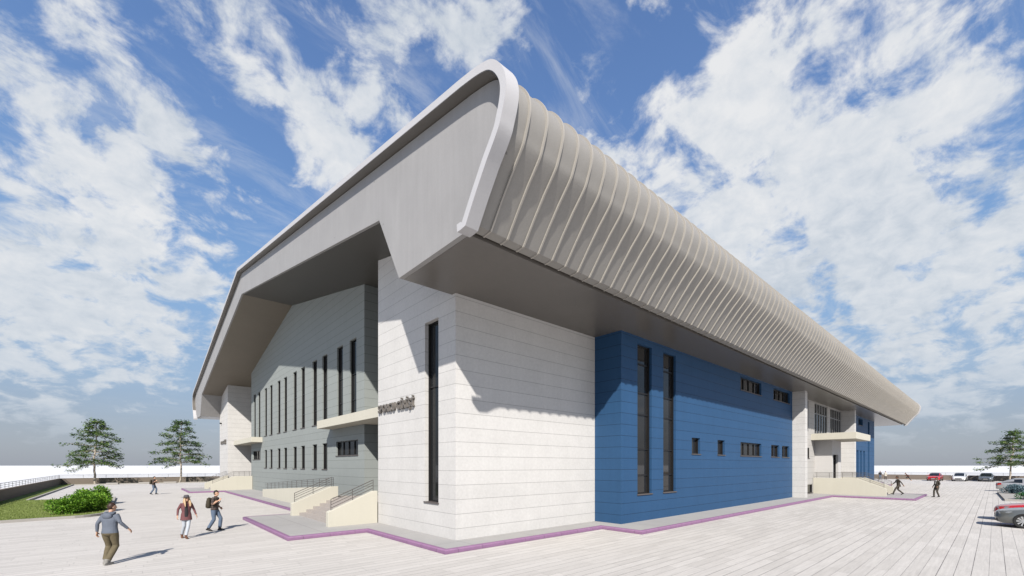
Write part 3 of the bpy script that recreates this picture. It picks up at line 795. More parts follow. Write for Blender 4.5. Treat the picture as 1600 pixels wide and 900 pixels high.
t3 = make_tree(31, 'slender pale trunked tree beyond the cars on the right', (105.5, -14.58, 0), 8.9, 4.3, 2.0)

def make_shrub(name, label, loc, rx, ry, h, n, leaf, mats, seed, cat='shrub', group=None, lumps=14):
    rg = random.Random(seed)
    root = thing(name, label, cat, loc, 0, group)
    T = MB(); LF = MB()
    centres = []
    for i in range(lumps):
        a = rg.uniform(0, 2*PI); rr = math.sqrt(rg.random())*.72; zz = rg.uniform(.22, .72)*(1 - .45*rr)
        c = Vector((math.cos(a)*rx*rr, math.sin(a)*ry*rr, h*zz)); centres.append((c, h*rg.uniform(.24, .36)))
        T.tube([(0.1*c.x, .1*c.y, -.02), c*.55, c], [.022, .015, .007], 5)
    for i in range(n):
        c, r = rg.choice(centres)
        d = Vector((rg.gauss(0,1), rg.gauss(0,1), rg.gauss(.25,.9))).normalized()
        p = c + Vector((d.x*rx/h*r*1.15, d.y*ry/h*r*1.15, d.z*r))*rg.uniform(.62, 1.06)
        if p.z < .03: continue
        dd = (d + Vector((rg.gauss(0,.5), rg.gauss(0,.5), rg.gauss(0,.5)))).normalized(); up = Vector((rg.gauss(0,.6), rg.gauss(0,.6), 1)).normalized()
        quad_leaf(LF, p, dd, up, leaf*rg.uniform(.7, 1.3), leaf*rg.uniform(.4, .6), rg.choices((0, 1, 2), (3, 5, 3))[0] if len(mats) > 2 else rg.choice((0, 1)))
    T.build('stems', M['bark'], root, recalc=False)
    LF.build('foliage', mats, root, recalc=False)
    return root
BG = [M['bushd'], M['bushm'], M['bushl']]
make_shrub('leafy_shrub', 'bright green shrub at the front left of the clump on the lawn', (-11.35, 22.2, .09), .95, .95, 1.05, 4200, .125, BG, 5, group='bright green shrubs on the lawn')
make_shrub('leafy_shrub', 'bright green shrub at the front right of the clump, beside the curved kerb', (-10.55, 23.2, .09), .95, 1.1, 1.35, 5200, .125, BG, 6, group='bright green shrubs on the lawn')
make_shrub('leafy_shrub', 'bright green shrub at the back of the clump, nearest the pale trunked trees', (-10.65, 30.2, .09), 1.05, 1.4, 1.45, 4600, .14, BG, 8, group='bright green shrubs on the lawn')
# planted island on the right between the cars
q = MB(); q.prism([(43.2,-13.35),(57.5,-13.0),(58.2,-13.3),(58.2,-18.5),(43.2,-18.5)], lambda u, v, a: (u, v, a), .003, .14)
tag(q.build('planting_kerb', M['kerb']), kind='structure')
make_shrub('blue_shrub', 'grey-blue low conifer shrub beside the far silver car', (54.6, -14.15, .14), 1.0, .95, 1.05, 3600, .12, [M['blued'], M['bluel'], M['bluel']], 9, group='shrubs between the parked cars')
make_shrub('green_shrub', 'dark green low shrub behind the red car', (44.6, -14.9, .14), 1.3, 1.25, .82, 3200, .13, [M['emer'], M['emer'], M['bushd']], 10, group='shrubs between the parked cars')
make_shrub('green_shrub', 'small green shrub at the frame edge beside the blue one', (52.4, -15.6, .14), .9, .9, .95, 2400, .13, [M['leafm'], M['bushd'], M['emer']], 12, group='shrubs between the parked cars')

# ------------------------------------------------------------------ cars (local: nose at y = 0 pointing -Y, tail at y = length)
def carpaint(name, col, metal=0.0):
    m, t, b = newmat(name)
    P = t.n('ShaderNodeTexCoord').outputs['Object']
    t.l(t.mix(t.noise(P, 60, 2), tuple(x*.9 for x in col), tuple(x*1.08 for x in col)), b.inputs['Base Color'])
    b.inputs['Metallic'].default_value = metal; b.inputs['Roughness'].default_value = .28; b.inputs['Coat Weight'].default_value = 1; b.inputs['Coat Roughness'].default_value = .03
    return m
M['tyre'] = gen('tyre_rubber', (.018, .018, .018), .8, .1, obj=True)
M['alloy'] = gen('alloy_rim', (.55, .55, .55), .3, .05, metal=.7, obj=True)
M['lampglass'] = gen('headlamp_lens', (.20, .21, .22), .06, .1, 30, spec=.7, obj=True)
M['tail'] = gen('tail_lamp_lens', (.35, .012, .01), .12, .15, 30, spec=.6, obj=True)
M['trim'] = gen('black_trim', (.015, .015, .016), .45, .1, obj=True)
M['plate'] = gen('number_plate', (.6, .6, .6), .4, .03, obj=True)
def make_car(label, paint, loc, rz, hatch=False, L=4.6, group='parked cars'):
    root = thing('parked_car', label, 'car', loc, rz, group)
    W = .89
    tail = .98 if not hatch else 1.0
    # body below the belt line: (y, half width, z bottom, z shoulder, z top)
    st = [(0,.56,.34,.52,.60),(.06,.68,.25,.56,.68),(.22,.79,.20,.60,.755),(.6,.865,.18,.66,.83),(1.0,.885,.18,.70,.885),(1.45,.89,.18,.74,.945),(2.2,.89,.18,.78,.965),(3.2,.89,.18,.80,.985),
          (3.8,.885,.18,.80,1.0),(4.2,.86,.20,.78,1.0 if not hatch else 1.02),(4.48,.80,.26,.74,tail-.02),(4.58,.70,.34,.68,tail-.08),(4.6,.60,.40,.64,tail-.16)]
    rings = []
    for y, w, zb, zs, zt in st:
        y *= L/4.6
        rings.append([(-w*.86,y,zb),(-w*.97,y,zb+.09),(-w,y,(zb+zs)/2+.03),(-w*.985,y,zs),(-w*.90,y,zt-.035),(-w*.72,y,zt),(-w*.3,y,zt+.02),(0,y,zt+.025),
                      (w*.3,y,zt+.02),(w*.72,y,zt),(w*.90,y,zt-.035),(w*.985,y,zs),(w,y,(zb+zs)/2+.03),(w*.97,y,zb+.09),(w*.86,y,zb)])
    b = MB(); b.loft(rings); body = b.build('body', paint, root, smooth=40)
    # wheel arches cut through the body
    WY = (.86*L/4.6, 3.62*L/4.6)
    cut = MB()
    for y in WY:
        for s in (-1, 1):
            cut.loft([[(s*xx, y + .375*math.cos(2*PI*k/24), .325 + .375*math.sin(2*PI*k/24)) for k in range(24)] for xx in (.60, 1.05)])
    c = cut.build('cutter', paint)
    md = body.modifiers.new('b', 'BOOLEAN'); md.operation = 'DIFFERENCE'; md.object = c; md.solver = 'EXACT'
    bpy.context.view_layer.update()
    dg = bpy.context.evaluated_depsgraph_get()
    me = bpy.data.meshes.new_from_object(body.evaluated_get(dg)); body.modifiers.clear(); body.data = me
    bpy.data.objects.remove(c)
    # cabin
    if hatch: cab = [(1.15,.74,.90,.93),(1.5,.735,.92,1.17),(1.85,.70,.93,1.37),(2.15,.665,.93,1.44),(2.8,.66,.94,1.47),(3.5,.65,.95,1.43),(4.0,.66,.96,1.30),(4.35,.70,.98,1.06)]
    else: cab = [(1.2,.74,.90,.93),(1.55,.735,.92,1.15),(1.9,.70,.93,1.33),(2.2,.665,.93,1.41),(2.8,.655,.94,1.44),(3.3,.65,.95,1.40),(3.75,.67,.96,1.22),(4.15,.72,.97,1.02)]
    def ring(y, w, zb, zt, grow=0):
        y *= L/4.6; w2 = w*.86
        h = zt - zb
        return [(-(w+.13*min(1,h/.4))-grow,y,zb-.02),(-(w+.07)-grow,y,zb+h*.35),(-w-grow,y,zb+h*.8),(-w2,y,zt-.01+grow),(-w2*.5,y,zt+.012+grow),(0,y,zt+.016+grow),
                (w2*.5,y,zt+.012+grow),(w2,y,zt-.01+grow),(w+grow,y,zb+h*.8),((w+.07)+grow,y,zb+h*.35),((w+.13*min(1,h/.4))+grow,y,zb-.02)]
    g = MB(); g.loft([ring(*c_) for c_ in cab]); g.build('window_glass', M['carglass'], root, smooth=40)
    r = MB()
    rr = [ring(*c_, grow=.012) for c_ in cab]
    def strip(i0, i1, k0, k1):
        for i in range(i0, i1):
            for k in range(k0, k1):
                r.add([rr[i][k], rr[i][k+1], rr[i+1][k+1], rr[i+1][k]], [(0,1,2,3)])
    e = len(cab)-1
    strip(3, 5, 2, 8)                              # roof skin
    strip(0, 3, 2, 3); strip(0, 3, 7, 8)           # front pillars
    strip(5, e, 2, 3); strip(5, e, 7, 8); strip(5, e, 1, 2); strip(5, e, 8, 9)   # rear pillars
    def bar(y0, y1):
        for sgn in (-1, 1):
            for k in ((0,1,2) if sgn < 0 else (8,9)):
                p0, p1 = rr[4][k], rr[4][min(k+1, 10)]
                r.add([(p0[0]*1.003,y0,p0[2]),(p0[0]*1.003,y1,p0[2]),(p1[0]*1.003,y1,p1[2]),(p1[0]*1.003,y0,p1[2])], [(0,1,2,3)])
    bar(2.62*L/4.6, 2.72*L/4.6)
    r.build('roof', paint, root, smooth=40)
    # wheels
    for y in WY:
        for s in (-1, 1):
            w = MB(); prof = [(.22,.0),(.25,-.015),(.315,-.012),(.33,.02),(.33,.17),(.315,.2),(.235,.205)]
            w.loft([[(s*(.895-dx), y + rad*math.cos(2*PI*k/28), .33 + rad*math.sin(2*PI*k/28)) for k in range(28)] for rad, dx in prof], cap=False)
            tyre = w.build('wheel', M['tyre'], root, smooth=50)
            w = MB()
            w.loft([[(s*(.893-dx), y + rad*math.cos(2*PI*k/28), .33 + rad*math.sin(2*PI*k/28)) for k in range(28)] for rad, dx in ((.25,.0),(.225,.0),(.22,.05))], cap=False)
            for k in range(10):
                a = 2*PI*k/10; ca, sa = math.cos(a), math.sin(a)
                def pt(rad, off, dx): return (s*(.893-dx), y + rad*ca - off*sa, .33 + rad*sa + off*ca)
                w.add([pt(.04,-.016,.015),pt(.04,.016,.015),pt(.228,.026,.004),pt(.228,-.026,.004),pt(.04,-.016,.05),pt(.04,.016,.05),pt(.228,.026,.04),pt(.228,-.026,.04)],
                      [(0,1,2,3),(4,5,6,7),(0,3,7,4),(1,2,6,5),(0,1,5,4),(3,2,6,7)])
            w.loft([[(s*(.893-dx), y + rad*math.cos(2*PI*k/14), .33 + rad*math.sin(2*PI*k/14)) for k in range(14)] for rad, dx in ((.055,.02),(.05,.005),(.01,.0))])
            w.build('rim', M['alloy'], tyre, smooth=40)
            w = MB(); w.loft([[(s*(.893-dx), y + .225*math.cos(2*PI*k/20), .33 + .225*math.sin(2*PI*k/20)) for k in range(20)] for dx in (.055, .07)]); w.build('brake_disc', M['trim'], tyre)
    # nose: headlights, grille, intake; tail lamps, plates, mirrors, handles
    def patch(name, mat, pts, th=.02):
        q = MB(); n = len(pts); c = sum((Vector(p) for p in pts), Vector())/n
        nn = (Vector(pts[1])-Vector(pts[0])).cross(Vector(pts[2])-Vector(pts[0])).normalized()
        if nn.dot(c - Vector((0, 2.3, .6))) < 0: nn = -nn
        q.add([Vector(p)+nn*th for p in pts] + [Vector(p)-nn*.06 for p in pts], [list(range(n)), list(range(n, 2*n))] + [(i, (i+1) % n, n+(i+1) % n, n+i) for i in range(n)])
        return q.build(name, mat, root, bevel=.006)
    for s in (-1, 1):
        patch('headlight', M['lampglass'], [(s*.60,.055,.60),(s*.71,.14,.61),(s*.80,.40,.655),(s*.80,.52,.735),(s*.72,.26,.735),(s*.60,.09,.685)])
        patch('tail_light', M['tail'], [(s*.62,4.60,.72),(s*.80,4.49,.72),(s*.865,4.20,.80),(s*.85,4.22,.92),(s*.76,4.50,.90),(s*.60,4.575,.86)])
        q = MB(); q.ellipsoid((s*1.0, 1.62, 1.02), (.10, .07, .065), 10, 6); q.box(s*.84, s*.95, 1.60, 1.65, .985, 1.01); q.build('mirror', paint, root, smooth=50)
        for y in (2.35, 3.25):
            q = MB(); q.box(s*.885, s*.91, y, y+.16, .80, .83); q.build('door_handle', paint, root)
        q = MB()
        for y in (1.42, 2.55, 3.42): q.box(s*.883, s*.8935, y, y+.008, .30, .78)
        q.box(s*.875, s*.90, 1.28, 3.2, .19, .23); q.build('door_seam', M['trim'], root)
    q = MB(); q.box(-.42, .42, -.012, .1, .47, .585); q.build('grille', M['trim'], root, bevel=.01)
    q = MB(); q.box(-.50, .50, -.004, .12, .285, .40); q.box(-.68, -.54, .035, .16, .30, .40); q.box(.54, .68, .035, .16, .30, .40); q.build('air_intake', M['trim'], root, bevel=.01)
    q = MB(); q.box(-.26, .26, -.028, -.013, .415, .465); q.build('number_plate', M['plate'], root)
    q = MB(); q.box(-.26, .26, 4.602, 4.616, .62, .73); q.build('number_plate', M['plate'], root)
    q = MB(); q.box(-.62, .62, 4.50, 4.60, .30, .40); q.build('rear_diffuser', M['trim'], root, bevel=.01)
    return root
P_GREY = carpaint('grey_green_paint', (.135, .14, .132), .35); P_RED = carpaint('red_paint', (.42, .012, .014)); P_SIL = carpaint('silver_paint', (.42, .41, .395), .5)
P_WHT = carpaint('white_paint', (.66, .66, .66)); P_DRK = carpaint('slate_paint', (.13, .145, .165), .4)
# front-right row: cars stand across the plaza's right edge, noses to the hall (rz = pi turns the nose to +Y)
make_car('grey sedan nearest the camera at the right edge, nose towards the hall', P_GREY, (21.95, -12.82, 0), PI)
make_car('red hatchback just beyond the near grey sedan at the right edge', P_RED, (25.3, -12.8, 0), PI, hatch=True)
make_car('silver sedan at the right edge beside the grey-blue shrub, tail lamps to the hall', P_SIL, (62.6, -12.9-4.6, 0), 0)
for lab, pt, y, x in (('red car at the far wall, leftmost of the three facing the camera', P_RED, -5.45, 99.2), ('white car at the far wall, between the red and the slate ones', P_WHT, -8.55, 100.6), ('slate grey car at the far wall, rightmost of the three facing the camera', P_DRK, -11.75, 101.6)):
    make_car(lab, pt, (x, y, 0), -PI/2 - .05, hatch=(pt is P_DRK), group='cars parked facing the camera at the far wall')

# ------------------------------------------------------------------ people (local: facing +Y, right is +X)
SK = {}
def flat(name, col, rough=.8, var=.12):
    if name not in SK: SK[name] = gen(name, col, rough, var, 9, obj=True, bump=.15, bscale=30)
    return SK[name]
def lerp(a, b, t): return Vector(a).lerp(Vector(b), t)
def limb(mb, pts, rad, n=12, sq=(1, 1)):
    mb.tube(pts, rad, n)
def make_person(label, loc, rz, mats, pose, scale=1.0, vox=.0095, hair=None, hat=None, extras=(), girth=1.0, group=None, hood=None, coat_len=.0, female=False):
    """mats: top, trousers, shoes, skin, (hands use skin). pose: dict of joint positions."""
    root = thing('person', label, 'person', loc, rz, group)
    J = dict(pel=(0,0,.95), chest=(0,.0,1.28), neck=(0,.0,1.47), head=(0,.02,1.615))
    J.update(pose); J = {k: Vector(v) for k, v in J.items()}
    parts = []           # (MB, tag)
    g = girth; tags = []
    def add(tagid, fn):
        m = MB(); fn(m); parts.append((m, tagid))
    pel, chest, neck, head = J['pel'], J['chest'], J['neck'], J['head']
    shw = .165 if female else .185
    def ell(c, rx, ry, n=16, rot=0.0):
        return [c + Vector((rx*math.cos(2*PI*k/n)*math.cos(rot) - ry*math.sin(2*PI*k/n)*math.sin(rot), rx*math.cos(2*PI*k/n)*math.sin(rot) + ry*math.sin(2*PI*k/n)*math.cos(rot), 0)) for k in range(n)]
    tw = J.get('twist', Vector((0,0,0))).x
    def torso(m):
        hem = coat_len
        R_ = [(lerp(pel, chest, -.12 - hem), .172*g + hem*.05, .128*g + hem*.05), (lerp(pel, chest, .08), .172*g, .128*g), (lerp(pel, chest, .40), (.145 if female else .160)*g, .118*g), (lerp(pel, chest, .75), .168*g, .125*g), (chest, (.168 if female else .185)*g, .125*g),
              (lerp(chest, neck, .45), shw*1.04, .112*g), (lerp(chest, neck, .75), shw*.86, .092), (lerp(chest, neck, .95), .085, .070), (lerp(neck, head, .08), .060, .060)]
        m.loft([ell(c, a, b_, 18, tw*i/8) for i, (c, a, b_) in enumerate(R_)])
    add(0, torso)
    add(3, lambda m: m.tube([lerp(chest, neck, .6), neck, lerp(neck, head, .75)], [.062, .056, .054], 12))
    hd = Matrix.Rotation(J.get('look', Vector((0,0,0))).x, 3, 'Z')
    def headf(m):
        m.ellipsoid(head + hd @ Vector((0,.0,.022)), (.074,.092,.104), 16, 12, rot=hd)
        m.ellipsoid(head + hd @ Vector((0,.025,-.052)), (.056,.066,.066), 12, 8, rot=hd)           # jaw
        m.tube([head + hd @ Vector((0,.088,.03)), head + hd @ Vector((0,.112,-.012)), head + hd @ Vector((0,.088,-.022))], [.010,.017,.012], 8)  # nose
        for s in (-1, 1): m.ellipsoid(head + hd @ Vector((s*.076,-.004,.006)), (.011,.022,.032), 8, 6, rot=hd)
        m.ellipsoid(head + hd @ Vector((0,.084,-.05)), (.024,.012,.009), 8, 6, rot=hd)             # lips
    add(3, headf)
    for s, S_ in ((-1, 'l'), (1, 'r')):
        sh = J.get('sh'+S_, lerp(chest, neck, .62) + Matrix.Rotation(tw, 3, 'Z') @ Vector((s*shw*.93, 0, -.005)))
        el, wr = J['el'+S_], J['wr'+S_]
        k = .9 if female else 1.0
        add(0 if 'bare' not in J else 0, lambda m, sh=sh, el=el, k=k: m.tube([lerp(sh, chest, .25), sh, lerp(sh, el, .35), lerp(sh, el, .75), el], [.06*k,.068*k*g**.5,.060*k*g**.5,.052*k,.047*k], 12))
        add(4, lambda m, el=el, wr=wr, k=k: m.tube([el, lerp(el, wr, .3), lerp(el, wr, .75), lerp(el, wr, .98)], [.046*k,.045*k,.038*k,.036*k], 12))
        f = (wr - el).normalized()
        side = Vector((0,0,1)).cross(f); side = side.normalized() if side.length > .1 else Vector((0, 1, 0))
        front = Vector((0, 1, 0)) - f*f.y; front = front.normalized() if front.length > .1 else Vector((1,0,0))
        nrm = f.cross(front).normalized()*s   # back of the hand looks outward
        curl = -nrm
        add(3, lambda m, wr=wr, f=f, front=front, nrm=nrm: m.loft([[wr + f*d + front*(a*math.cos(2*PI*q/12)) + nrm*(b_*math.sin(2*PI*q/12)) for q in range(12)] for d, a, b_ in ((-.02,.024,.020),(.02,.030,.018),(.055,.040,.017),(.09,.041,.015),(.10,.036,.011))]))
        for q, (off, ln) in enumerate(((.030,.070),(.010,.080),(-.011,.074),(-.031,.058))):
            b0 = wr + f*.088 + front*off
            add(3, lambda m, b0=b0, f=f, curl=curl, ln=ln: m.tube([b0, b0 + f*ln*.42 + curl*ln*.10, b0 + f*ln*.72 + curl*ln*.36, b0 + f*ln*.85 + curl*ln*.66], [.0092,.0088,.008,.007], 8))
        b0 = wr + f*.03 + front*.03
        add(3, lambda m, b0=b0, f=f, curl=curl, front=front: m.tube([b0, b0 + f*.03 + front*.025 + curl*.01, b0 + f*.06 + front*.03 + curl*.025], [.0125,.0115,.009], 8))
        hp = pel + Vector((s*.088*g, 0, -.02)); kn, an = J['kn'+S_], J['an'+S_]
        kk = .92 if female else 1.06*g**.5
        loose = J.get('loose', Vector((1,0,0))).x
        add(1, lambda m, hp=hp, kn=kn, an=an, kk=kk: m.tube([hp + Vector((0,0,.06)), hp, lerp(hp, kn, .35), lerp(hp, kn, .75), kn, lerp(kn, an, .3), lerp(kn, an, .7), lerp(kn, an, .93)],
            [.085*kk,.096*kk,.090*kk,.071*kk,.063*kk*loose,.064*kk*loose,.056*kk*loose**1.5,.054*kk*loose**2], 14))
        td = J.get('toe'+S_, Vector((s*.03, 1, 0)));  pitch = td.z; td2 = td.normalized(); sd = Vector((td2.y, -td2.x, 0)).normalized(); upv = sd.cross(td2).normalized()
        if upv.z < 0: upv = -upv
        def shoe(m, an=an, td2=td2, sd=sd, upv=upv):
            base = an - upv*.085
            m.loft([[base + td2*d + sd*(a*math.cos(2*PI*q/12)) + upv*(h*.5 + h*.5*math.sin(2*PI*q/12)) for q in range(12)] for d, a, h in ((-.085,.020,.03),(-.07,.034,.075),(-.02,.040,.10),(.05,.042,.085),(.11,.048,.065),(.16,.042,.05),(.19,.02,.03))])
            m.tube([an + upv*.05, an - upv*.02], [.048, .046], 12)
        add(2, shoe)
    add(1, lambda m: m.ellipsoid(pel + Vector((0,-.01,-.01)), (.165*g,.125*g,.13), 16, 10))
    J_all = MB(); src = []
    for m, tg in parts:
        J_all.add(m.v, m.f); src += [(v, tg) for v in m.v]
        for f_ in m.f:
            c = sum((Vector(m.v[i]) for i in f_), Vector())/len(f_); src.append((c, tg))
    o = J_all.build('body', [mats['top'], mats['trousers'], mats['shoes'], mats['skin'], mats.get('sleeve', mats['top'])], root)
    md = o.modifiers.new('r', 'REMESH'); md.mode = 'VOXEL'; md.voxel_size = vox
    sm = o.modifiers.new('s', 'SMOOTH'); sm.factor = .45; sm.iterations = 2
    bpy.context.view_layer.update()
    dg = bpy.context.evaluated_depsgraph_get(); me = bpy.data.meshes.new_from_object(o.evaluated_get(dg)); o.modifiers.clear(); o.data = me
    me.materials.clear()
    for mm in (mats['top'], mats['trousers'], mats['shoes'], mats['skin'], mats.get('sleeve', mats['top'])): me.materials.append(mm)
    kd = kdtree.KDTree(len(src))
    for i, (v, tg) in enumerate(src): kd.insert(v, i)
    kd.balance()
    hemz = lerp(pel, chest, -.10 - coat_len).z
    for p in me.polygons:
        best = kd.find(p.center)[1]; tg = src[best][1]
        c = p.center
        def seg(p0, p1):
            d = p1 - p0; t_ = (c - p0).dot(d)/d.length_squared; return t_, (c - p0 - d*max(0, min(1, t_))).length
        onarm = False
        for S_ in 'lr':
            t_, ds = seg(J['el'+S_], J['wr'+S_])
            if ds < .075 and tg in (0, 3, 4) and .15 < t_: tg = 4 if t_ < .94 else 3; onarm = True
            elif ds < .11 and tg in (3, 4): onarm = True
            tk, dk = seg(J['kn'+S_], J['an'+S_])
            if tg in (1, 2) and dk < .11 and tk > .5: tg = 1 if tk < .90 else 2
            sh_ = J.get('sh'+S_) or lerp(chest, neck, .62) + Vector(((-1 if S_ == 'l' else 1)*shw*.93, 0, 0))
            tu, du = seg(sh_, J['el'+S_])
            if tg in (0, 4) and du < .095 and du < ds + .02: tg = 0 if tu < .86 else tg; onarm = onarm or tu > .5
        if tg == 4 and not onarm: tg = 0
        if not onarm and tg in (0, 1) and Vector((c.x-pel.x, c.y-pel.y)).length < .30 and c.z < chest.z - .02:
            ta = min(seg(J['el'+S_], J['wr'+S_])[1] for S_ in 'lr'); tb = 0
            if tg == 1 and c.z > hemz: tg = 0
            elif tg == 0 and c.z < hemz and ta > .08: tg = 1
        if tg == 3 and c.z < lerp(chest, neck, .82).z and (c - chest).length < .2: tg = 0
        p.material_index = tg; p.use_smooth = True
    # eyes, brows
    q = MB()
    for s in (-1, 1):
        q.ellipsoid(head + hd @ Vector((s*.030,.086,.022)), (.011,.006,.007), 8, 6, rot=hd)
        q.tube([head + hd @ Vector((s*.014,.093,.044)), head + hd @ Vector((s*.048,.082,.043))], .005, 5)
    q.build('eyes', flat('dark_eyes', (.03,.02,.015), .4), root)
    if hair:
        hm, long_ = hair; q = MB(); n, mm_ = 20, 14; rgh = random.Random(1)
        vs, fs = [], []
        for i in range(mm_+1):
            th = PI*.74*i/mm_
            for k in range(n):
                ph = 2*PI*k/n; bump = 1 + .035*math.sin(ph*7+i) + rgh.uniform(-.015, .015)
                d = Vector((math.sin(th)*math.cos(ph), math.sin(th)*math.sin(ph), math.cos(th)))
                front_ = max(0, d.y)
                th_lim = 1.0
                p = Vector((d.x*.083*bump, d.y*.100*bump - .010, d.z*.113*bump + .028))
                if d.y > .25 and p.z < .062: p = Vector((p.x*.82, min(p.y, .07), max(p.z, .058)))   # hairline above the forehead
                if abs(d.x) > .75 and p.z < -.01: p.z = -.01
                vs.append(head + hd @ p)
        for i in range(mm_):
            for k in range(n): fs.append((i*n+k, i*n+(k+1) % n, (i+1)*n+(k+1) % n, (i+1)*n+k))
        fs.append(list(range(mm_*n, (mm_+1)*n)))
        q.add(vs, fs)
        if long_:
            for s in (-1, 1):
                for j in range(4):
                    x0 = s*(.072 - .008*j); yy = .045 - .04*j
                    q.tube([head + hd @ Vector((x0*.9, yy, .05)), head + hd @ Vector((x0*1.15, yy+.01, -.06)), head + hd @ Vector((x0*1.3, yy+.02 + (.05 if j < 2 else -.03), -.17)), head + hd @ Vector((x0*1.2, yy+.03 + (.06 if j < 2 else -.03), -.30))], [.026,.034,.034,.012], 8)
        q.build('hair', hm, root, smooth=60)
    if hat:
        q = MB()
        prof = [(.005,.155),(.06,.152),(.088,.13),(.096,.085),(.098,.07),(.165,.062),(.172,.066),(.165,.072),(.10,.08)]
        q.loft([[head + hd @ Vector((r_*.92*math.cos(2*PI*k/24), r_*1.1*math.sin(2*PI*k/24) - .005, z_)) for k in range(24)] for r_, z_ in prof])
        q.build('hat', hat, root, smooth=50)
    if hood:
        q = MB()
        pts = [neck + Vector((.115*math.sin(a), .085*math.cos(a) - .015, .015 - .05*max(0, -math.cos(a)) - .03*max(0, math.cos(a)))) for a in [2*PI*k/14 for k in range(15)]]
        q.tube(pts, [.030 + .028*max(0, -math.cos(2*PI*k/14)) for k in range(15)], 8, cap=False)
        q.ellipsoid(neck + Vector((0, -.125, -.075)), (.13, .055, .095), 14, 8)
        q.build('hood', hood, root, smooth=70)
    for kind, mat in extras:
        q = MB()
        if kind == 'shirt_front':
            q.loft([[lerp(chest, neck, t_) + Vector((w_*math.cos(PI*k/10), dy + .02*math.sin(PI*k/10), 0)) for k in range(11)] for t_, w_, dy in ((-.75,.010,.118*g),(-.1,.045,.116*g),(.5,.062,.095),(.95,.062,.062),(1.08,.055,.052))])
            q.build('shirt', mat, root, smooth=60)
        if kind == 'tie':
            q.loft([[lerp(chest, neck, t_) + Vector((w_*c_, dy, 0)) for c_ in (-1, 0, 1, 0)] for t_, w_, dy in ((-.70,.008,.146*g),(0,.024,.145*g),(.9,.014,.09))]); q.build('tie', mat, root)
        if kind == 'open_front':
            q.loft([[lerp(pel, chest, t_) + Vector((.02 + w_*math.cos(PI*k/8), dy + .022*math.sin(PI*k/8), 0)) for k in range(9)] for t_, w_, dy in ((-.22,.06,.120*g),(.2,.065,.116*g),(.6,.06,.112*g),(1.0,.055,.112*g),(1.35,.05,.082))])
            q.build('undershirt', mat, root, smooth=60)
    root.scale = (scale, scale, scale)
    return root, J
def facing(loc, a, r):
    v = Vector((loc[0]-CAM.x, loc[1]-CAM.y)).normalized(); rt = Vector((v.y, -v.x))
    d = v*a + rt*r
    return math.atan2(-d.x, d.y)
skin = flat('fair_skin', (.42, .25, .17), .55, .06); dskin = flat('brown_skin', (.16, .085, .055), .55, .06)
jeans = flat('blue_denim', (.085, .115, .165)); ljeans = flat('pale_denim', (.36, .385, .42)); black = flat('black_leather', (.014, .012, .012), .5)
hoodm = flat('slate_hoodie', (.095, .108, .135)); cargo = flat('olive_cargo', (.105, .085, .05), .85, .3); browns = flat('brown_boots', (.10, .045, .025), .6)
maroon = flat('maroon_knit', (.125, .05, .052)); darktop = flat('charcoal_top', (.022, .02, .022)); suit = flat('dark_brown_suit', (.05, .042, .033)); shirt = flat('white_shirt', (.6, .59, .57))
brownhair = flat('brown_hair', (.035, .017, .012), .5); blonde = flat('blonde_hair', (.42, .29, .17), .5); blackhair = flat('black_hair', (.010, .008, .007), .5)
pl = plaid('plaid_shirt'); greyshoe = flat('grey_shoes', (.2, .19, .175)); bagm = flat('olive_canvas', (.04, .032, .02)); feltm = flat('grey_felt', (.065, .06, .065))
# man seen from behind in the hooded top
L1 = (-9.14, 4.05, 0)
make_person('man in slate hoodie and olive trousers seen from behind, nearest the camera', L1, facing(L1, .80, .60), dict(top=hoodm, trousers=cargo, shoes=greyshoe, skin=skin),
    dict(pel=(.02,.0,.93), chest=(.0,.03,1.27), neck=(.0,.05,1.46), head=(.01,.09,1.615), look=(-.55,0,0), loose=(1.12,0,0),
         ell=(-.27,-.05,1.17), wrl=(-.30,-.02,.93), elr=(.29,.0,1.19), wrr=(.40,.14,.99),
         knl=(-.10,.13,.51), anl=(-.11,.02,.10), knr=(.09,.12,.51), anr=(.06,-.16,.10), toel=(-.15,1,0), toer=(.2,1,0)), hair=(brownhair, False), hood=hoodm, girth=1.14)
# woman with the hat
L2 = (-7.06, 8.04, 0)
make_person('woman in maroon cardigan, grey hat and pale jeans walking towards the camera', L2, facing(L2, -.93, .22), dict(top=maroon, trousers=ljeans, shoes=browns, skin=skin),
    dict(pel=(0,0,.93), chest=(0,.0,1.25), neck=(0,.0,1.43), head=(0,.03,1.565), look=(.15,0,0), ell=(-.25,-.03,1.15), wrl=(-.31,.07,.91), elr=(.25,-.06,1.15), wrr=(.29,.03,.91),
         knl=(-.05,.10,.52), anl=(.04,.13,.10), knr=(.06,-.02,.50), anr=(.08,-.25,.13), toel=(-.05,1,-.05), toer=(.15,1,-.35)),
    hair=(blonde, True), hat=feltm, extras=[('open_front', darktop)], coat_len=.52, female=True, scale=.98)
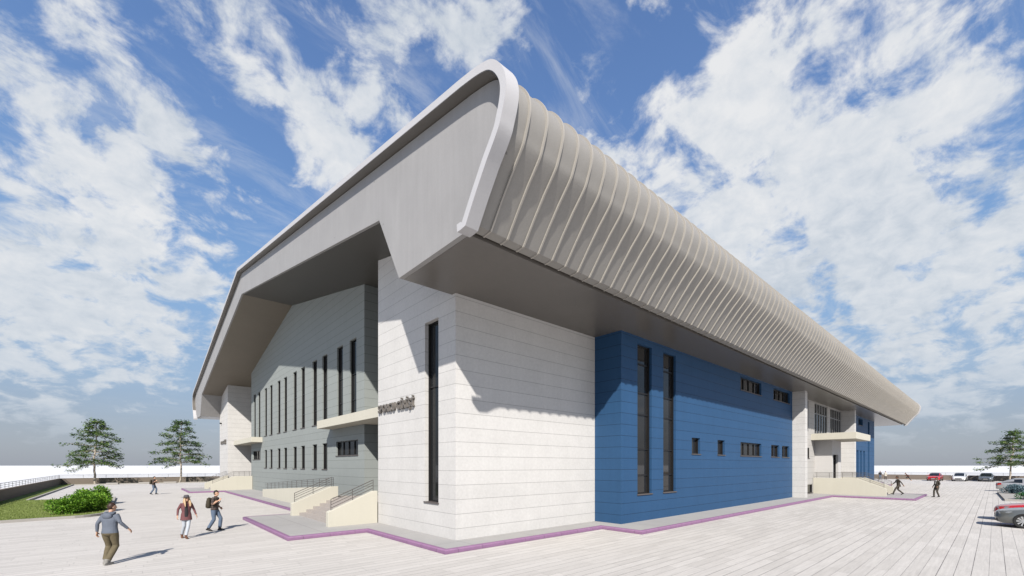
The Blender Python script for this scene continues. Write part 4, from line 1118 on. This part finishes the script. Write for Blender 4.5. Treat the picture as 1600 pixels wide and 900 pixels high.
# plaid man with his backpack
def backpack(label, root, J, group):
    q = MB(); t = thing('backpack', label, 'backpack', root.location, root.rotation_euler.z, group); t.scale = root.scale
    c = J['chest'] + Vector((0, -.21, -.06))
    n = 16; rings = []
    for z_, a, d in ((-.24,.10,.05),(-.22,.135,.08),(-.1,.15,.095),(.06,.145,.085),(.18,.115,.06),(.22,.05,.03)):
        rings.append([c + Vector((a*math.copysign(abs(math.cos(2*PI*k/n))**.7, math.cos(2*PI*k/n)), d*math.copysign(abs(math.sin(2*PI*k/n))**.7, math.sin(2*PI*k/n)) - .02, z_)) for k in range(n)])
    q.loft(rings); q.build('bag_body', bagm, t, smooth=60)
    q = MB(); q.loft([[c + Vector((.105*math.cos(2*PI*k/12), -.105 + .03*math.sin(2*PI*k/12), z_)) for k in range(12)] for z_ in (-.2, -.04)]); q.build('front_pocket', bagm, t, smooth=40)
    for s in (-1, 1):
        q = MB(); q.tube([c + Vector((s*.10,.08,.14)), J['neck'] + Vector((s*.115,-.07,-.02)), J['neck'] + Vector((s*.125,.05,-.05)), J['chest'] + Vector((s*.13,.145,-.02)), J['chest'] + Vector((s*.165,.02,-.22)), c + Vector((s*.12,.07,-.18))], .017, 6)
        q.build('strap', bagm, t, smooth=60)
PB = dict(pel=(0,0,.94), chest=(0,.02,1.28), neck=(0,.04,1.47), head=(0,.07,1.615), look=(-.1,0,0), ell=(-.27,-.10,1.17), wrl=(-.24,.10,1.00), elr=(.25,.02,1.16), wrr=(.13,.19,1.30),
          knl=(-.09,.20,.53), anl=(-.09,.16,.10), knr=(.10,.02,.50), anr=(.10,-.20,.12), toel=(0,1,.05), toer=(.05,1,-.2), loose=(1.08,0,0))
L3 = (-5.96, 9.58, 0)
MP = dict(top=pl, trousers=jeans, shoes=black, skin=skin, sleeve=skin)
r3, J3 = make_person('man in dark plaid shirt and blue jeans, hand on a backpack strap, beside the woman', L3, facing(L3, -.42, .9), MP, PB, hair=(blackhair, False), girth=1.04)
backpack('olive backpack worn by the plaid shirted man beside the woman', r3, J3, 'olive backpacks')
L4 = (-6.94, 41.55, 0)
r4, J4 = make_person('distant man in plaid shirt and jeans walking across the plaza by the back wall', L4, facing(L4, -.25, .97), MP, dict(PB, wrl=(-.22,.22,1.12)), hair=(blackhair, False), vox=.013)
backpack('olive backpack worn by the distant man near the back wall', r4, J4, 'olive backpacks')
# men in suits
MS = dict(top=suit, trousers=suit, shoes=black, skin=dskin)
L5 = (43.12, -7.05, .15)
make_person('man in dark suit striding along the walkway to the main entrance stairs', L5, facing(L5, -.35, -.94), MS,
    dict(pel=(0,.0,.91), chest=(0,.05,1.25), neck=(0,.07,1.44), head=(0,.11,1.59), ell=(-.25,-.10,1.14), wrl=(-.29,-.22,.92), elr=(.24,.15,1.14), wrr=(.26,.33,.98),
         knl=(-.09,.26,.55), anl=(-.09,.42,.14), knr=(.09,.0,.48), anr=(.09,-.33,.17), toel=(0,1,.35), toer=(0,1,-.5)), hair=(blackhair, False), extras=[('shirt_front', shirt), ('tie', black)], coat_len=.34, vox=.012)
L6 = (44.64, -9.42, 0)
make_person('man in dark suit standing on the pavement beside the walkway corner', L6, facing(L6, -.62, -.78), MS,
    dict(ell=(-.25,-.04,1.16), wrl=(-.24,.12,.95), elr=(.24,-.02,1.15), wrr=(.25,.10,.95), pel=(0,0,.94),
         knl=(-.10,.07,.50), anl=(-.10,-.08,.11), knr=(.09,.16,.53), anr=(.09,.16,.10), toel=(-.15,1,-.05), toer=(.15,1,0)), hair=(blackhair, False), extras=[('shirt_front', shirt), ('tie', black)], coat_len=.34, vox=.012, scale=1.02)
# the runner and the pair by the far wall
L7 = (97.5, -2.35, 0)
make_person('tiny runner in dark top and shorts leaning forward by the far wall', L7, facing(L7, -.1, -1), dict(top=flat('rust_top', (.10,.04,.03)), trousers=black, shoes=flat('tan_shoe', (.4,.25,.18)), skin=skin),
    dict(pel=(0,.0,.80), chest=(0,.20,1.06), neck=(0,.30,1.21), head=(0,.40,1.33), ell=(-.25,-.02,.98), wrl=(-.2,.2,.92), elr=(.25,.12,.88), wrr=(.22,.35,.98),
         knl=(-.09,.32,.62), anl=(-.09,.05,.40), knr=(.09,-.10,.42), anr=(.09,-.40,.12), toel=(0,1,-.4), toer=(0,1,-.5)), hair=(brownhair, False), vox=.016)
L8 = (100.8, 2.05, 0); L9 = (101.5, 1.35, 0)
PW = dict(ell=(-.24,-.03,1.16), wrl=(-.26,.06,.93), elr=(.24,-.05,1.16), wrr=(.26,.02,.93), knl=(-.09,.12,.52), anl=(-.09,.16,.10), knr=(.09,.02,.50), anr=(.09,-.18,.12))
make_person('tiny man in black jacket, left of the pair walking by the far wall', L8, facing(L8, -.9, .2), dict(top=darktop, trousers=jeans, shoes=black, skin=skin), PW, hair=(brownhair, False), vox=.016)
make_person('tiny woman in pale coat, right of the pair walking by the far wall', L9, facing(L9, -.9, .2), dict(top=flat('cream_coat', (.45,.42,.36)), trousers=darktop, shoes=black, skin=skin), PW, hair=(brownhair, False), vox=.016, coat_len=.5, female=True, scale=.97)
